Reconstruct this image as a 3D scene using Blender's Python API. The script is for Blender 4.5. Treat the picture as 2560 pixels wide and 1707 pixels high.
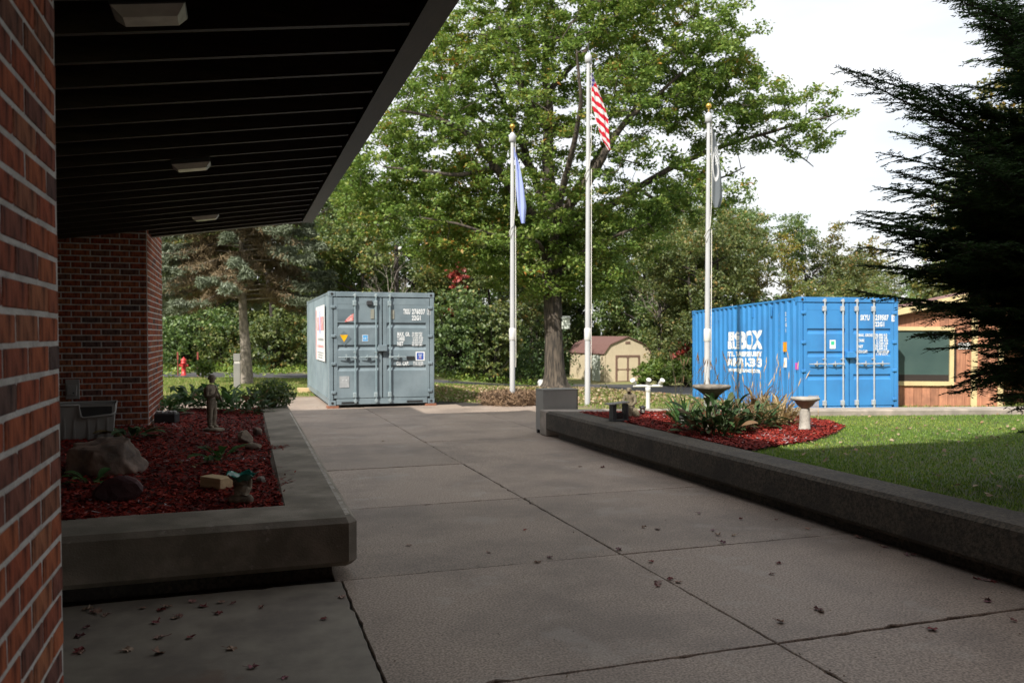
import bpy, bmesh, math, random
import numpy as np
from mathutils import Vector, Matrix, Euler
R = math.radians
random.seed(7); rng = np.random.default_rng(11)
for o in list(bpy.data.objects): bpy.data.objects.remove(o)
SC = bpy.context.scene; COL = SC.collection
# ------------------------------------------------------------ camera, sky, sun, exposure
FPX = 2048.0; HY = 838.0; EYE = 1.65
cam = bpy.data.cameras.new('camera'); co = bpy.data.objects.new('camera', cam); COL.objects.link(co)
cam.sensor_width = 36; cam.lens = 36 * FPX / 2560; cam.clip_end = 3000; cam.clip_start = 0.05
co.location = (0, 0, EYE); PITCH = R(1.5); co.rotation_euler = (R(90) - PITCH, 0, 0); cam.shift_y = (HY - (853.5 - FPX * math.tan(PITCH))) / 2560
cam.dof.use_dof = True; cam.dof.focus_distance = 5.0; cam.dof.aperture_fstop = 4.2
SC.camera = co
SUNH = Vector((-.52, -.85, 0)).normalized(); EL = R(43.5)
sdir = Vector((SUNH.x * math.cos(EL), SUNH.y * math.cos(EL), math.sin(EL)))
W = bpy.data.worlds.new("World"); SC.world = W; W.use_nodes = True
nt = W.node_tree; bg = nt.nodes['Background']
sky = nt.nodes.new('ShaderNodeTexSky'); sky.sky_type = 'NISHITA'; sky.sun_disc = False
sky.sun_elevation = EL; sky.sun_rotation = math.atan2(SUNH.x, SUNH.y); sky.air_density = 1.0; sky.dust_density = 2.0
# thin high cloud over the whole sky
tc = nt.nodes.new('ShaderNodeTexCoord'); mp = nt.nodes.new('ShaderNodeMapping'); mp.inputs['Scale'].default_value = (1, 1, 3.5)
ns = nt.nodes.new('ShaderNodeTexNoise'); ns.inputs['Scale'].default_value = 2.2; ns.inputs['Detail'].default_value = 6
cr = nt.nodes.new('ShaderNodeValToRGB'); cr.color_ramp.elements[0].position = .2; cr.color_ramp.elements[1].position = .72
cr.color_ramp.elements[0].color = (.38, .38, .38, 1); cr.color_ramp.elements[1].color = (.95, .95, .95, 1)
mx = nt.nodes.new('ShaderNodeMixRGB'); mx.inputs[2].default_value = (8.0, 7.95, 7.9, 1)
L = nt.links.new
L(tc.outputs['Generated'], mp.inputs[0]); L(mp.outputs[0], ns.inputs[0]); L(ns.outputs[0], cr.inputs[0])
L(cr.outputs[0], mx.inputs[0]); L(sky.outputs[0], mx.inputs[1]); L(mx.outputs[0], bg.inputs[0])
bg.inputs[1].default_value = 0.098
sl = bpy.data.lights.new('sun', 'SUN'); sl.energy = 4.2; sl.angle = R(.53); sl.color = (1, .95, .87)
so = bpy.data.objects.new('sun', sl); COL.objects.link(so); so.rotation_euler = (-sdir).to_track_quat('-Z', 'Y').to_euler()
so.location = (0, 0, 30)
SC.view_settings.view_transform = 'Standard'; SC.view_settings.look = 'None'
SC.view_settings.gamma = 1; SC.view_settings.exposure = 0.72; SC.view_settings.use_curve_mapping = False
SC.cycles.max_bounces = 8; SC.cycles.diffuse_bounces = 4; SC.cycles.glossy_bounces = 3
SC.cycles.transmission_bounces = 4; SC.cycles.transparent_max_bounces = 8; SC.cycles.sample_clamp_indirect = 6
# ------------------------------------------------------------ frames
TH = R(18.5); CS, SN = math.cos(TH), math.sin(TH)
def uv(u, v, z=0.0): return Vector((-SN * u + CS * v, CS * u + SN * v, z))
def touv(x, y): return (-SN * x + CS * y, CS * x + SN * y)
def G(px, py, z=0.0):
    Z = (EYE - z) * FPX / (py - HY); return Vector(((px - 1280) / FPX * Z, Z, z))
def D(px, py, Z): return Vector(((px - 1280) / FPX * Z, Z, EYE + (HY - py) / FPX * Z))
def sst(t):
    t = np.clip(t, 0, 1); return t * t * (3 - 2 * t)
def terr(x, y):
    x = np.asarray(x, float); y = np.asarray(y, float)
    y0 = 22 - 7 * sst((x - 2) / 4)
    return -.03 - 1.15 * sst((y - y0) / (50 - y0)) * sst((x + 7) / 9)
# ------------------------------------------------------------ materials
def N(t, k): return t.nodes.new(k)
MATS = {}
def mat(name, c1, c2=None, scale=5., rough=.7, bump=0., bscale=None, metal=0., spec=.5, lo=.35, hi=.65, stretch=(1, 1, 1),
        rnd=0., detail=6, c3=None, s3=1., amt3=.5, coat=0., hue=0., c4=None, s4=4., th4=.62, amt4=.7, st4=(1, 1, 1)):
    m = bpy.data.materials.new(name); m.use_nodes = True; t = m.node_tree; b = t.nodes['Principled BSDF']
    k = t.links.new
    b.inputs['Roughness'].default_value = rough; b.inputs['Metallic'].default_value = metal
    b.inputs['Specular IOR Level'].default_value = spec; b.inputs['Coat Weight'].default_value = coat
    tcn = N(t, 'ShaderNodeTexCoord'); mpn = N(t, 'ShaderNodeMapping'); mpn.inputs['Scale'].default_value = stretch
    k(tcn.outputs['Object'], mpn.inputs[0])
    if c2 is None: c2 = tuple(x * .8 for x in c1)
    n = N(t, 'ShaderNodeTexNoise'); n.inputs['Scale'].default_value = scale; n.inputs['Detail'].default_value = detail
    k(mpn.outputs[0], n.inputs[0])
    r = N(t, 'ShaderNodeValToRGB'); r.color_ramp.elements[0].position = lo; r.color_ramp.elements[1].position = hi
    r.color_ramp.elements[0].color = (*c1, 1); r.color_ramp.elements[1].color = (*c2, 1); k(n.outputs[0], r.inputs[0])
    out = r.outputs[0]
    if c3 is not None:
        n3 = N(t, 'ShaderNodeTexNoise'); n3.inputs['Scale'].default_value = s3; n3.inputs['Detail'].default_value = 8
        n3.inputs['Roughness'].default_value = .65
        k(tcn.outputs['Object'], n3.inputs[0]); r3 = N(t, 'ShaderNodeValToRGB'); r3.color_ramp.elements[0].position = .45; r3.color_ramp.elements[1].position = .62
        r3.color_ramp.elements[1].color = (amt3, amt3, amt3, 1); r3.color_ramp.elements[0].color = (0, 0, 0, 1)
        k(n3.outputs[0], r3.inputs[0]); x3 = N(t, 'ShaderNodeMixRGB'); k(r3.outputs[0], x3.inputs[0]); k(out, x3.inputs[1]); x3.inputs[2].default_value = (*c3, 1); out = x3.outputs[0]
    if c4 is not None:
        mp4 = N(t, 'ShaderNodeMapping'); mp4.inputs['Scale'].default_value = st4; mp4.inputs['Location'].default_value = (3.1, 7.7, 1.3); k(tcn.outputs['Object'], mp4.inputs[0])
        n4 = N(t, 'ShaderNodeTexNoise'); n4.inputs['Scale'].default_value = s4; n4.inputs['Detail'].default_value = 10; n4.inputs['Roughness'].default_value = .7; k(mp4.outputs[0], n4.inputs[0])
        r4 = N(t, 'ShaderNodeValToRGB'); r4.color_ramp.elements[0].position = th4; r4.color_ramp.elements[1].position = th4 + .07; r4.color_ramp.elements[0].color = (0, 0, 0, 1); r4.color_ramp.elements[1].color = (amt4, amt4, amt4, 1)
        k(n4.outputs[0], r4.inputs[0]); x4 = N(t, 'ShaderNodeMixRGB'); k(r4.outputs[0], x4.inputs[0]); k(out, x4.inputs[1]); x4.inputs[2].default_value = (*c4, 1); out = x4.outputs[0]
    if rnd or hue:
        gi = N(t, 'ShaderNodeNewGeometry'); oi = N(t, 'ShaderNodeObjectInfo'); ad = N(t, 'ShaderNodeMath'); ad.operation = 'ADD'
        fr = N(t, 'ShaderNodeMath'); fr.operation = 'FRACT'; k(gi.outputs['Random Per Island'], ad.inputs[0]); k(oi.outputs['Random'], ad.inputs[1]); k(ad.outputs[0], fr.inputs[0])
        hs = N(t, 'ShaderNodeHueSaturation'); mr = N(t, 'ShaderNodeMapRange'); mr.inputs[3].default_value = 1 - rnd; mr.inputs[4].default_value = 1 + rnd
        k(fr.outputs[0], mr.inputs[0]); k(mr.outputs[0], hs.inputs['Value']); k(out, hs.inputs['Color'])
        if hue:
            m2 = N(t, 'ShaderNodeMath'); m2.operation = 'MULTIPLY'; m2.inputs[1].default_value = 7.31; k(fr.outputs[0], m2.inputs[0])
            f2 = N(t, 'ShaderNodeMath'); f2.operation = 'FRACT'; k(m2.outputs[0], f2.inputs[0])
            mh = N(t, 'ShaderNodeMapRange'); mh.inputs[3].default_value = .5 - hue; mh.inputs[4].default_value = .5 + hue; k(f2.outputs[0], mh.inputs[0]); k(mh.outputs[0], hs.inputs['Hue'])
        out = hs.outputs[0]
    k(out, b.inputs['Base Color'])
    if bump:
        nb = N(t, 'ShaderNodeTexNoise'); nb.inputs['Scale'].default_value = bscale or scale * 4; nb.inputs['Detail'].default_value = 5
        k(mpn.outputs[0], nb.inputs[0]); bp = N(t, 'ShaderNodeBump'); bp.inputs['Strength'].default_value = min(1, bump); bp.inputs['Distance'].default_value = .01 * max(1, bump)
        k(nb.outputs[0], bp.inputs['Height']); k(bp.outputs[0], b.inputs['Normal'])
    MATS[name] = m; return m
def rampmat(m, stops, mult=None):
    """colour by random-per-island through a ramp"""
    t = m.node_tree; k = t.links.new; b = t.nodes['Principled BSDF']
    gi = N(t, 'ShaderNodeNewGeometry'); oi = N(t, 'ShaderNodeObjectInfo'); ad = N(t, 'ShaderNodeMath'); ad.operation = 'ADD'
    fr = N(t, 'ShaderNodeMath'); fr.operation = 'FRACT'; k(gi.outputs['Random Per Island'], ad.inputs[0]); k(oi.outputs['Random'], ad.inputs[1]); k(ad.outputs[0], fr.inputs[0])
    r = N(t, 'ShaderNodeValToRGB'); e = r.color_ramp.elements
    while len(e) < len(stops): e.new(.5)
    for i, (p, c) in enumerate(stops): e[i].position = p; e[i].color = (*c, 1)
    k(fr.outputs[0], r.inputs[0]); old = b.inputs['Base Color'].links[0].from_socket
    mxn = N(t, 'ShaderNodeMixRGB'); mxn.blend_type = 'MULTIPLY'; mxn.inputs[0].default_value = 1
    k(r.outputs[0], mxn.inputs[1]); k(old, mxn.inputs[2]); k(mxn.outputs[0], b.inputs['Base Color']); return m
def leafmat(name, stops, trans=.35, gl=.08, isl=.93, off=-.42):
    m = bpy.data.materials.new(name); m.use_nodes = True; t = m.node_tree; k = t.links.new; t.nodes.remove(t.nodes['Principled BSDF'])
    o = t.nodes['Material Output']; gi = N(t, 'ShaderNodeNewGeometry'); oi = N(t, 'ShaderNodeObjectInfo')
    r = N(t, 'ShaderNodeValToRGB'); e = r.color_ramp.elements
    while len(e) < len(stops): e.new(.5)
    for i, (p, c) in enumerate(stops): e[i].position = p; e[i].color = (*c, 1)
    tcn = N(t, 'ShaderNodeTexCoord'); n = N(t, 'ShaderNodeTexNoise'); n.inputs['Scale'].default_value = .55; n.inputs['Detail'].default_value = 3
    k(tcn.outputs['Object'], n.inputs[0])
    m1 = N(t, 'ShaderNodeMath'); m1.operation = 'MULTIPLY_ADD'; m1.inputs[1].default_value = .9; m1.inputs[2].default_value = off; k(n.outputs[0], m1.inputs[0])
    a = N(t, 'ShaderNodeMath'); a.operation = 'MULTIPLY_ADD'; a.inputs[1].default_value = isl; k(gi.outputs['Random Per Island'], a.inputs[0]); k(m1.outputs[0], a.inputs[2])
    k(a.outputs[0], r.inputs[0])
    hs = N(t, 'ShaderNodeHueSaturation'); mr = N(t, 'ShaderNodeMapRange'); mr.inputs[3].default_value = .75; mr.inputs[4].default_value = 1.2
    k(oi.outputs['Random'], mr.inputs[0]); k(mr.outputs[0], hs.inputs['Value']); k(r.outputs[0], hs.inputs['Color'])
    d = N(t, 'ShaderNodeBsdfDiffuse'); tr = N(t, 'ShaderNodeBsdfTranslucent'); g = N(t, 'ShaderNodeBsdfGlossy'); g.inputs['Roughness'].default_value = .6
    x = N(t, 'ShaderNodeMixShader'); x.inputs[0].default_value = trans; y = N(t, 'ShaderNodeMixShader'); y.inputs[0].default_value = gl
    k(hs.outputs[0], d.inputs[0]); k(hs.outputs[0], tr.inputs[0]); k(d.outputs[0], x.inputs[1]); k(tr.outputs[0], x.inputs[2])
    k(x.outputs[0], y.inputs[1]); k(g.outputs[0], y.inputs[2]); k(y.outputs[0], o.inputs[0]); return m
# ------------------------------------------------------------ object helpers
def tag(o, label=None, cat=None, group=None, kind=None):
    if label: o['label'] = label
    if cat: o['category'] = cat
    if group: o['group'] = group
    if kind: o['kind'] = kind
    return o
def empty(name, loc, rz=0., label=None, cat=None, group=None, rx=0.):
    o = bpy.data.objects.new(name, None); COL.objects.link(o); o.location = loc; o.rotation_euler = (rx, 0, rz)
    o.empty_display_size = .1
    return tag(o, label, cat, group)
def link(name, me, m=None, parent=None, loc=(0, 0, 0), rot=(0, 0, 0), scale=None):
    if m is not None and not me.materials: me.materials.append(m)
    o = bpy.data.objects.new(name, me); COL.objects.link(o); o.location = loc; o.rotation_euler = rot
    if scale: o.scale = scale if hasattr(scale, '__len__') else (scale,) * 3
    if parent: o.parent = parent
    return o
def copy_tree(o, parent=None):
    c = o.copy(); COL.objects.link(c)
    if parent: c.parent = parent
    for ch in list(o.children): copy_tree(ch, c)
    return c
class MB:
    def __init__(s): s.v = []; s.f = []; s.sm = []
    def add(s, vs, fs, M=None, smooth=False):
        b = len(s.v)
        for p in vs:
            p = Vector(p)
            if M is not None: p = M @ p
            s.v.append(p)
        for f in fs: s.f.append([b + i for i in f]); s.sm.append(smooth)
        return s
    def box(s, x0, x1, y0, y1, z0, z1, M=None, ch=0.):
        if ch <= 0:
            s.add([(x0, y0, z0), (x1, y0, z0), (x1, y1, z0), (x0, y1, z0), (x0, y0, z1), (x1, y0, z1), (x1, y1, z1), (x0, y1, z1)],
                  [(0, 3, 2, 1), (4, 5, 6, 7), (0, 1, 5, 4), (1, 2, 6, 5), (2, 3, 7, 6), (3, 0, 4, 7)], M)
        else:
            def ring(z, i):
                return [(x0 + i + (ch - i), y0 + i, z), (x1 - ch, y0 + i, z), (x1 - i, y0 + ch, z), (x1 - i, y1 - ch, z), (x1 - ch, y1 - i, z), (x0 + ch, y1 - i, z), (x0 + i, y1 - ch, z), (x0 + i, y0 + ch, z)]
            def ring2(z): return [(x0 + ch, y0 + ch, z), (x1 - ch, y0 + ch, z), (x1 - ch, y0 + ch, z), (x1 - ch, y1 - ch, z), (x1 - ch, y1 - ch, z), (x0 + ch, y1 - ch, z), (x0 + ch, y1 - ch, z), (x0 + ch, y0 + ch, z)]
            vs = ring2(z0) + ring(z0 + ch, 0) + ring(z1 - ch, 0) + ring2(z1)
            fs = []
            for k in range(3):
                for i in range(8):
                    j = (i + 1) % 8; fs.append((k * 8 + i, k * 8 + j, k * 8 + 8 + j, k * 8 + 8 + i))
            fs.append((7, 5, 3, 1)); fs.append((25, 27, 29, 31)); s.add(vs, fs, M)
        return s
    def tube(s, pts, rad, n=8, M=None, cap=True, smooth=True):
        pts = [Vector(p) for p in pts]
        if not hasattr(rad, '__len__'): rad = [rad] * len(pts)
        vs = []; fs = []; pr = None
        for i, p in enumerate(pts):
            d = (pts[min(i + 1, len(pts) - 1)] - pts[max(i - 1, 0)])
            if d.length < 1e-9: d = Vector((0, 0, 1))
            d.normalize()
            if pr is None: a = d.orthogonal().normalized()
            else: a = (pr - d * pr.dot(d)); a = a.normalized() if a.length > 1e-6 else d.orthogonal().normalized()
            pr = a; b = d.cross(a)
            for k in range(n):
                t = 2 * math.pi * k / n; vs.append(p + (a * math.cos(t) + b * math.sin(t)) * rad[i])
        for i in range(len(pts) - 1):
            for k in range(n):
                j = (k + 1) % n; fs.append((i * n + k, i * n + j, i * n + n + j, i * n + n + k))
        s.add(vs, fs, M, smooth)
        if cap: s.add(vs[:n], [tuple(reversed(range(n)))], M); s.add(vs[-n:], [tuple(range(n))], M)
        return s
    def lathe(s, prof, n=20, M=None, smooth=True, wob=0.):
        vs = []; fs = []
        for (r, z) in prof:
            for k in range(n):
                t = 2 * math.pi * k / n; q = 1 + wob * math.sin(5 * t + z * 9); vs.append((r * q * math.cos(t), r * q * math.sin(t), z))
        for i in range(len(prof) - 1):
            for k in range(n):
                j = (k + 1) % n; fs.append((i * n + k, i * n + j, i * n + n + j, i * n + n + k))
        s.add(vs, fs, M, smooth)
        s.add(vs[:n], [tuple(reversed(range(n)))], M); s.add(vs[-n:], [tuple(range(n))], M)
        return s
    def prism(s, poly, z0, z1, M=None):
        n = len(poly)
        vs = [(p[0], p[1], z0) for p in poly] + [(p[0], p[1], z1) for p in poly]
        fs = [tuple(reversed(range(n))), tuple(range(n, 2 * n))] + [(i, (i + 1) % n, n + (i + 1) % n, n + i) for i in range(n)]
        return s.add(vs, fs, M)
    def mesh(s, name):
        me = bpy.data.meshes.new(name); me.from_pydata([tuple(v) for v in s.v], [], s.f); me.validate()
        if len(s.sm) == len(me.polygons): me.polygons.foreach_set('use_smooth', s.sm)
        return me
    def build(s, name, m, parent=None, **k): return link(name, s.mesh(name), m, parent, **k)
def XF(loc=(0, 0, 0), rot=(0, 0, 0), sc=(1, 1, 1)):
    return Matrix.Translation(loc) @ Euler(rot).to_matrix().to_4x4() @ Matrix.Diagonal((*sc, 1))
def np_mesh(name, V, F, smooth=False):
    me = bpy.data.meshes.new(name); V = np.ascontiguousarray(V, dtype=np.float32); F = np.ascontiguousarray(F, dtype=np.int32)
    me.vertices.add(len(V)); me.vertices.foreach_set('co', V.ravel()); k = F.shape[1]
    me.loops.add(F.size); me.loops.foreach_set('vertex_index', F.ravel()); me.polygons.add(len(F))
    me.polygons.foreach_set('loop_start', np.arange(len(F), dtype=np.int32) * k)
    if smooth: me.polygons.foreach_set('use_smooth', np.ones(len(F), dtype=bool))
    me.update(calc_edges=True); return me
def cards(name, C, A, B, fold=0., shape='diamond'):
    """leaf-like quads: centre C, half axis A, half axis B"""
    n = len(C); Nn = np.cross(A, B); Nn /= (np.linalg.norm(Nn, axis=1, keepdims=True) + 1e-9)
    lb = np.linalg.norm(B, axis=1, keepdims=True)
    if shape == 'diamond': P = [C - A, C + B + Nn * lb * fold - A * .15, C + A, C - B + Nn * lb * fold - A * .15]
    else: P = [C - A - B, C - A + B, C + A + B, C + A - B]
    V = np.stack(P, axis=1).reshape(-1, 3); F = np.arange(4 * n).reshape(n, 4); return np_mesh(name, V, F)
def rdir(n, up=0.):
    d = rng.normal(size=(n, 3)); d[:, 2] += up; return d / np.linalg.norm(d, axis=1, keepdims=True)
def perp(d):
    r = rdir(len(d)); r -= d * np.sum(r * d, axis=1, keepdims=True); return r / (np.linalg.norm(r, axis=1, keepdims=True) + 1e-9)
def leafcloud(name, centers, crad, per, size, up=.9, flat=.6, asp=.55):
    n = len(centers) * per; C = np.repeat(centers, per, axis=0); rr = np.repeat(crad, per)[:, None] if hasattr(crad, '__len__') else crad
    off = rdir(n) * (rng.random((n, 1)) ** .6) * rr; off[:, 2] *= flat; C = C + off
    Nn = rdir(n, up); A = perp(Nn); B = np.cross(Nn, A); s = size * (.6 + .8 * rng.random((n, 1)))
    return cards(name, C, A * s, B * s * asp, fold=.35)
def inpoly(x, y, poly):
    x = np.asarray(x); y = np.asarray(y); c = np.zeros(x.shape, bool); n = len(poly); j = n - 1
    for i in range(n):
        xi, yi = poly[i]; xj, yj = poly[j]
        c ^= ((yi > y) != (yj > y)) & (x < (xj - xi) * (y - yi) / (yj - yi + 1e-12) + xi); j = i
    return c
def text(body, size, m, parent, loc, rot=(R(90), 0, 0), bold=0., name='lettering', sx=1., align='LEFT', sp=1., shear=0., raw=False, fit=None):
    cu = bpy.data.curves.new('t', 'FONT'); cu.body = body; cu.size = size; cu.offset = bold; cu.align_x = align; cu.space_character = sp; cu.shear = shear
    cu.resolution_u = 3
    ob = bpy.data.objects.new('t', cu); COL.objects.link(ob); dg = bpy.context.evaluated_depsgraph_get()
    me = bpy.data.meshes.new_from_object(ob.evaluated_get(dg)); bpy.data.objects.remove(ob); bpy.data.curves.remove(cu)
    if fit: w0 = min(v.co.x for v in me.vertices); w1 = max(v.co.x for v in me.vertices); sx = fit / (w1 - w0)
    for v in me.vertices: v.co.x *= sx
    me.materials.clear()
    if raw: return me
    return link(name, me, m, parent, loc=loc, rot=rot)
def skin(name, verts, edges, rad, m, parent, sub=2, loc=(0, 0, 0), rot=(0, 0, 0), root=0):
    me = bpy.data.meshes.new(name); me.from_pydata(verts, edges, []); ob = bpy.data.objects.new(name, me); COL.objects.link(ob)
    md = ob.modifiers.new('s', 'SKIN'); md.use_smooth_shade = True
    for i, v in enumerate(me.skin_vertices[0].data):
        r = rad[i]; v.radius = r if hasattr(r, '__len__') else (r, r); v.use_root = (i == root)
    sb = ob.modifiers.new('b', 'SUBSURF'); sb.levels = sub; sb.render_levels = sub
    dg = bpy.context.evaluated_depsgraph_get(); m2 = bpy.data.meshes.new_from_object(ob.evaluated_get(dg)); bpy.data.objects.remove(ob)
    m2.polygons.foreach_set('use_smooth', [True] * len(m2.polygons)); m2.materials.clear()
    return link(name, m2, m, parent, loc=loc, rot=rot)
def rock(name, m, parent, loc, dims, seed, rz=0., cuts=7, sub=3):
    bm = bmesh.new(); bmesh.ops.create_icosphere(bm, subdivisions=sub, radius=1); r = random.Random(seed)
    pl = [(Vector((r.gauss(0, 1), r.gauss(0, 1), r.gauss(0, .8))).normalized(), r.uniform(.62, .9)) for _ in range(cuts)]
    from mathutils import noise
    for v in bm.verts:
        p = v.co.copy()
        for n_, d_ in pl:
            e = p.dot(n_) - d_
            if e > 0: p -= n_ * e * .92
        p += p.normalized() * noise.noise(p * 3 + Vector((seed, 0, 0))) * .07
        p += p.normalized() * (noise.noise(p * 7 + Vector((0, seed, 0))) * .035 + noise.noise(p * 15 + Vector((0, 0, seed))) * .018)
        v.co = Vector((p.x * dims[0], p.y * dims[1], max(p.z, -.55) * dims[2]))
    me = bpy.data.meshes.new(name); bm.to_mesh(me); bm.free(); me.polygons.foreach_set('use_smooth', [sub > 3] * len(me.polygons))
    return link(name, me, m, parent, loc=loc, rot=(0, 0, rz))
# ------------------------------------------------------------ palette
M_mortar = mat('mortar', (.50, .48, .45), (.60, .58, .55), 14, .95, 1., 70, c3=(.34, .32, .30), s3=8, amt3=.6)
M_brick = mat('brick', (1, 1, 1), (.30, .27, .30), 9, .88, .9, 45, stretch=(3, 3, .9), lo=.42, hi=.66, spec=.25, c4=(.06, .04, .035), s4=60, th4=.60, amt4=.7)
rampmat(M_brick, [(0, (.38, .09, .043)), (.2, (.43, .13, .055)), (.38, (.32, .065, .036)), (.54, (.42, .16, .075)), (.66, (.21, .082, .06)), (.78, (.37, .092, .043)), (.88, (.12, .08, .072)), (.95, (.28, .11, .06))])
M_slab = mat('aggregate_concrete', (.46, .365, .295), (.19, .15, .12), 75, .6, .12, 200, lo=.38, hi=.62, c3=(.14, .115, .10), s3=.75, amt3=.55, rnd=.09, spec=.45, c4=(.42, .38, .34), s4=1.6, th4=.56, amt4=.28)
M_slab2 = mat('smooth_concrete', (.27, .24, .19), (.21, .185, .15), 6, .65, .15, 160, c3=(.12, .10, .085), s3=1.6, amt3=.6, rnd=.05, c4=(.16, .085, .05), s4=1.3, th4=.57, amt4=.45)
M_pconc = mat('planter_concrete', (.31, .27, .215), (.19, .165, .13), 2.6, .8, .35, 90, c3=(.12, .105, .075), s3=2.2, amt3=.7, c4=(.42, .39, .34), s4=9, th4=.62, amt4=.5)
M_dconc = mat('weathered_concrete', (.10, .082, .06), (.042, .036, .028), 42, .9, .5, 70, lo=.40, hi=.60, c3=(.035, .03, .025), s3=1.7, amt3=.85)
M_joint = mat('joint_soil', (.035, .028, .022), (.02, .016, .012), 20, 1, .5)
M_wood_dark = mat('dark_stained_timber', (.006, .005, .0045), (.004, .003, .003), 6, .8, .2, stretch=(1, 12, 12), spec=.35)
M_fascia = mat('fascia_timber', (.030, .021, .016), (.016, .012, .010), 5, .5, .2, stretch=(8, 1, 8))
M_joist = mat('joist_timber', (.035, .023, .016), (.016, .011, .008), 5, .55, .2, stretch=(1, 8, 8))
M_roofblk = mat('roof_brown', (.06, .045, .04), (.045, .035, .03), 3, .7)
M_white = mat('white_paint', (.66, .66, .64), (.58, .58, .56), 8, .35, .05)
M_gold = mat('gold_finial', (.75, .48, .10), (.6, .36, .07), 8, .25, metal=.8)
M_alu = mat('brushed_pole', (.50, .50, .50), (.42, .43, .44), 6, .33, stretch=(1, 1, .2), spec=.6)
M_rope = mat('rope', (.7, .68, .62), None, 30, .8)
M_lens = mat('diffuser', (.62, .60, .54), (.5, .48, .43), 12, .25, .1, spec=.6)
M_greym = mat('grey_metal', (.27, .26, .24), (.23, .225, .21), 3, .45, .03, metal=.0, spec=.5)
M_dgreym = mat('dark_grey_metal', (.05, .052, .055), (.035, .036, .04), 8, .45)
M_steel = mat('galvanised', (.55, .57, .58), (.42, .44, .45), 14, .4, metal=.35)
M_black = mat('black_rubber', (.012, .012, .013), (.02, .02, .02), 8, .55)
M_cgrey = mat('container_grey', (.205, .255, .28), (.165, .215, .24), 1.6, .42, .35, 4, c3=(.11, .145, .165), s3=1.3, amt3=.6, c4=(.17, .085, .045), s4=7, th4=.69, amt4=.8, st4=(1, 1, .5))
M_cblue = mat('container_blue', (.045, .235, .54), (.038, .205, .49), 1.4, .40, .3, 4, c3=(.04, .16, .38), s3=1.2, amt3=.5, c4=(.13, .10, .09), s4=6, th4=.68, amt4=.7, st4=(1, 1, .4))
M_cseal = mat('door_gasket', (.03, .033, .04), None, 8, .7)
M_sticker = mat('white_vinyl', (.78, .78, .78), (.74, .74, .74), 4, .4)
M_plyd = mat('container_floor', (.09, .06, .04), None, 8, .8)
M_teal = mat('green_glaze', (.02, .16, .12), (.04, .24, .19), 22, .15, .1, coat=.5)
M_stone = mat('boulder', (.32, .22, .165), (.15, .105, .08), 2.6, .85, .8, 18, c3=(.05, .05, .045), s3=4, amt3=.6)
M_stone2 = mat('maroon_rock', (.085, .03, .032), (.05, .02, .024), 4, .7, .7, 22)
M_stone3 = mat('tan_rock', (.30, .24, .17), (.2, .16, .12), 6, .8, .7, 30)
M_cast = mat('cast_stone', (.34, .28, .20), (.17, .14, .10), 14, .85, .7, 60, c3=(.10, .08, .06), s3=22, amt3=.5)
M_camo = mat('painted_cast_stone', (.17, .14, .085), (.085, .075, .045), 20, .8, .6, 60, c3=(.24, .19, .13), s3=32, amt3=.6)
M_bath = mat('birdbath_stone', (.44, .41, .36), (.30, .28, .245), 9, .85, .6, 50, c3=(.24, .22, .19), s3=14, amt3=.5)
M_bath2 = mat('birdbath_dark_stone', (.26, .23, .19), (.15, .13, .11), 12, .85, .7, 50, c3=(.08, .07, .06), s3=10, amt3=.6)
M_lumber = mat('raw_lumber', (.62, .46, .26), (.5, .36, .2), 3, .8, .2, stretch=(1, 10, 10))
M_lumber2 = mat('red_brown_block', (.25, .10, .055), (.2, .08, .045), 6, .8)
M_bark = mat('oak_bark', (.12, .095, .072), (.035, .029, .024), 5, .95, 1.0, 9, stretch=(3, 3, .5), lo=.35, hi=.6)
M_bark2 = mat('pale_bark', (.30, .26, .215), (.14, .12, .10), 7, .95, 1., 12, stretch=(2, 2, 1.2))
M_bark3 = mat('dark_bark', (.045, .037, .03), (.025, .02, .017), 7, .95, .8, 12, stretch=(3, 3, .6))
M_bare = mat('bare_branch', (.30, .26, .22), (.2, .17, .15), 7, .9)
M_asph = mat('asphalt', (.058, .057, .062), (.042, .042, .046), 60, .85, .4, 120, c3=(.10, .095, .09), s3=.5, amt3=.4)
M_red = mat('hydrant_red', (.50, .035, .03), (.42, .03, .028), 5, .4, .05)
M_straw = mat('straw', (.20, .13, .07), (.12, .07, .04), 30, .95, .6, rnd=.35)
M_strawb = mat('straw_blades', (.23, .15, .085), (.13, .08, .05), 10, .9, rnd=.5)
G_main = [(0, (.075, .135, .022)), (.35, (.13, .22, .036)), (.62, (.185, .27, .048)), (.88, (.25, .29, .055)), (.965, (.38, .26, .045)), (1, (.46, .20, .04))]
M_oak = leafmat('oak_leaves', G_main, .40, .04, .72, -.28)
M_leafA = leafmat('green_leaves', [(0, (.045, .095, .018)), (.5, (.11, .19, .035)), (.9, (.18, .25, .05)), (1, (.30, .24, .045))], .42, .08)
M_leafB = leafmat('olive_leaves', [(0, (.06, .10, .022)), (.5, (.14, .19, .04)), (.9, (.22, .23, .055)), (1, (.36, .22, .05))], .42, .06)
M_leafY = leafmat('yellow_leaves', [(0, (.09, .12, .02)), (.5, (.19, .2, .03)), (.85, (.33, .26, .035)), (1, (.42, .22, .04))], .4, .05)
M_leafR = leafmat('red_leaves', [(0, (.16, .02, .015)), (.6, (.36, .035, .03)), (1, (.4, .10, .04))], .4, .06)
M_bush = leafmat('bright_bush_leaves', [(0, (.08, .15, .02)), (.6, (.16, .26, .03)), (1, (.28, .32, .05))], .4, .05)
M_spruce = leafmat('spruce_needles', [(0, (.05, .065, .03)), (.35, (.10, .125, .07)), (.7, (.16, .19, .12)), (1, (.23, .265, .195))], .1, .04)
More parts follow.
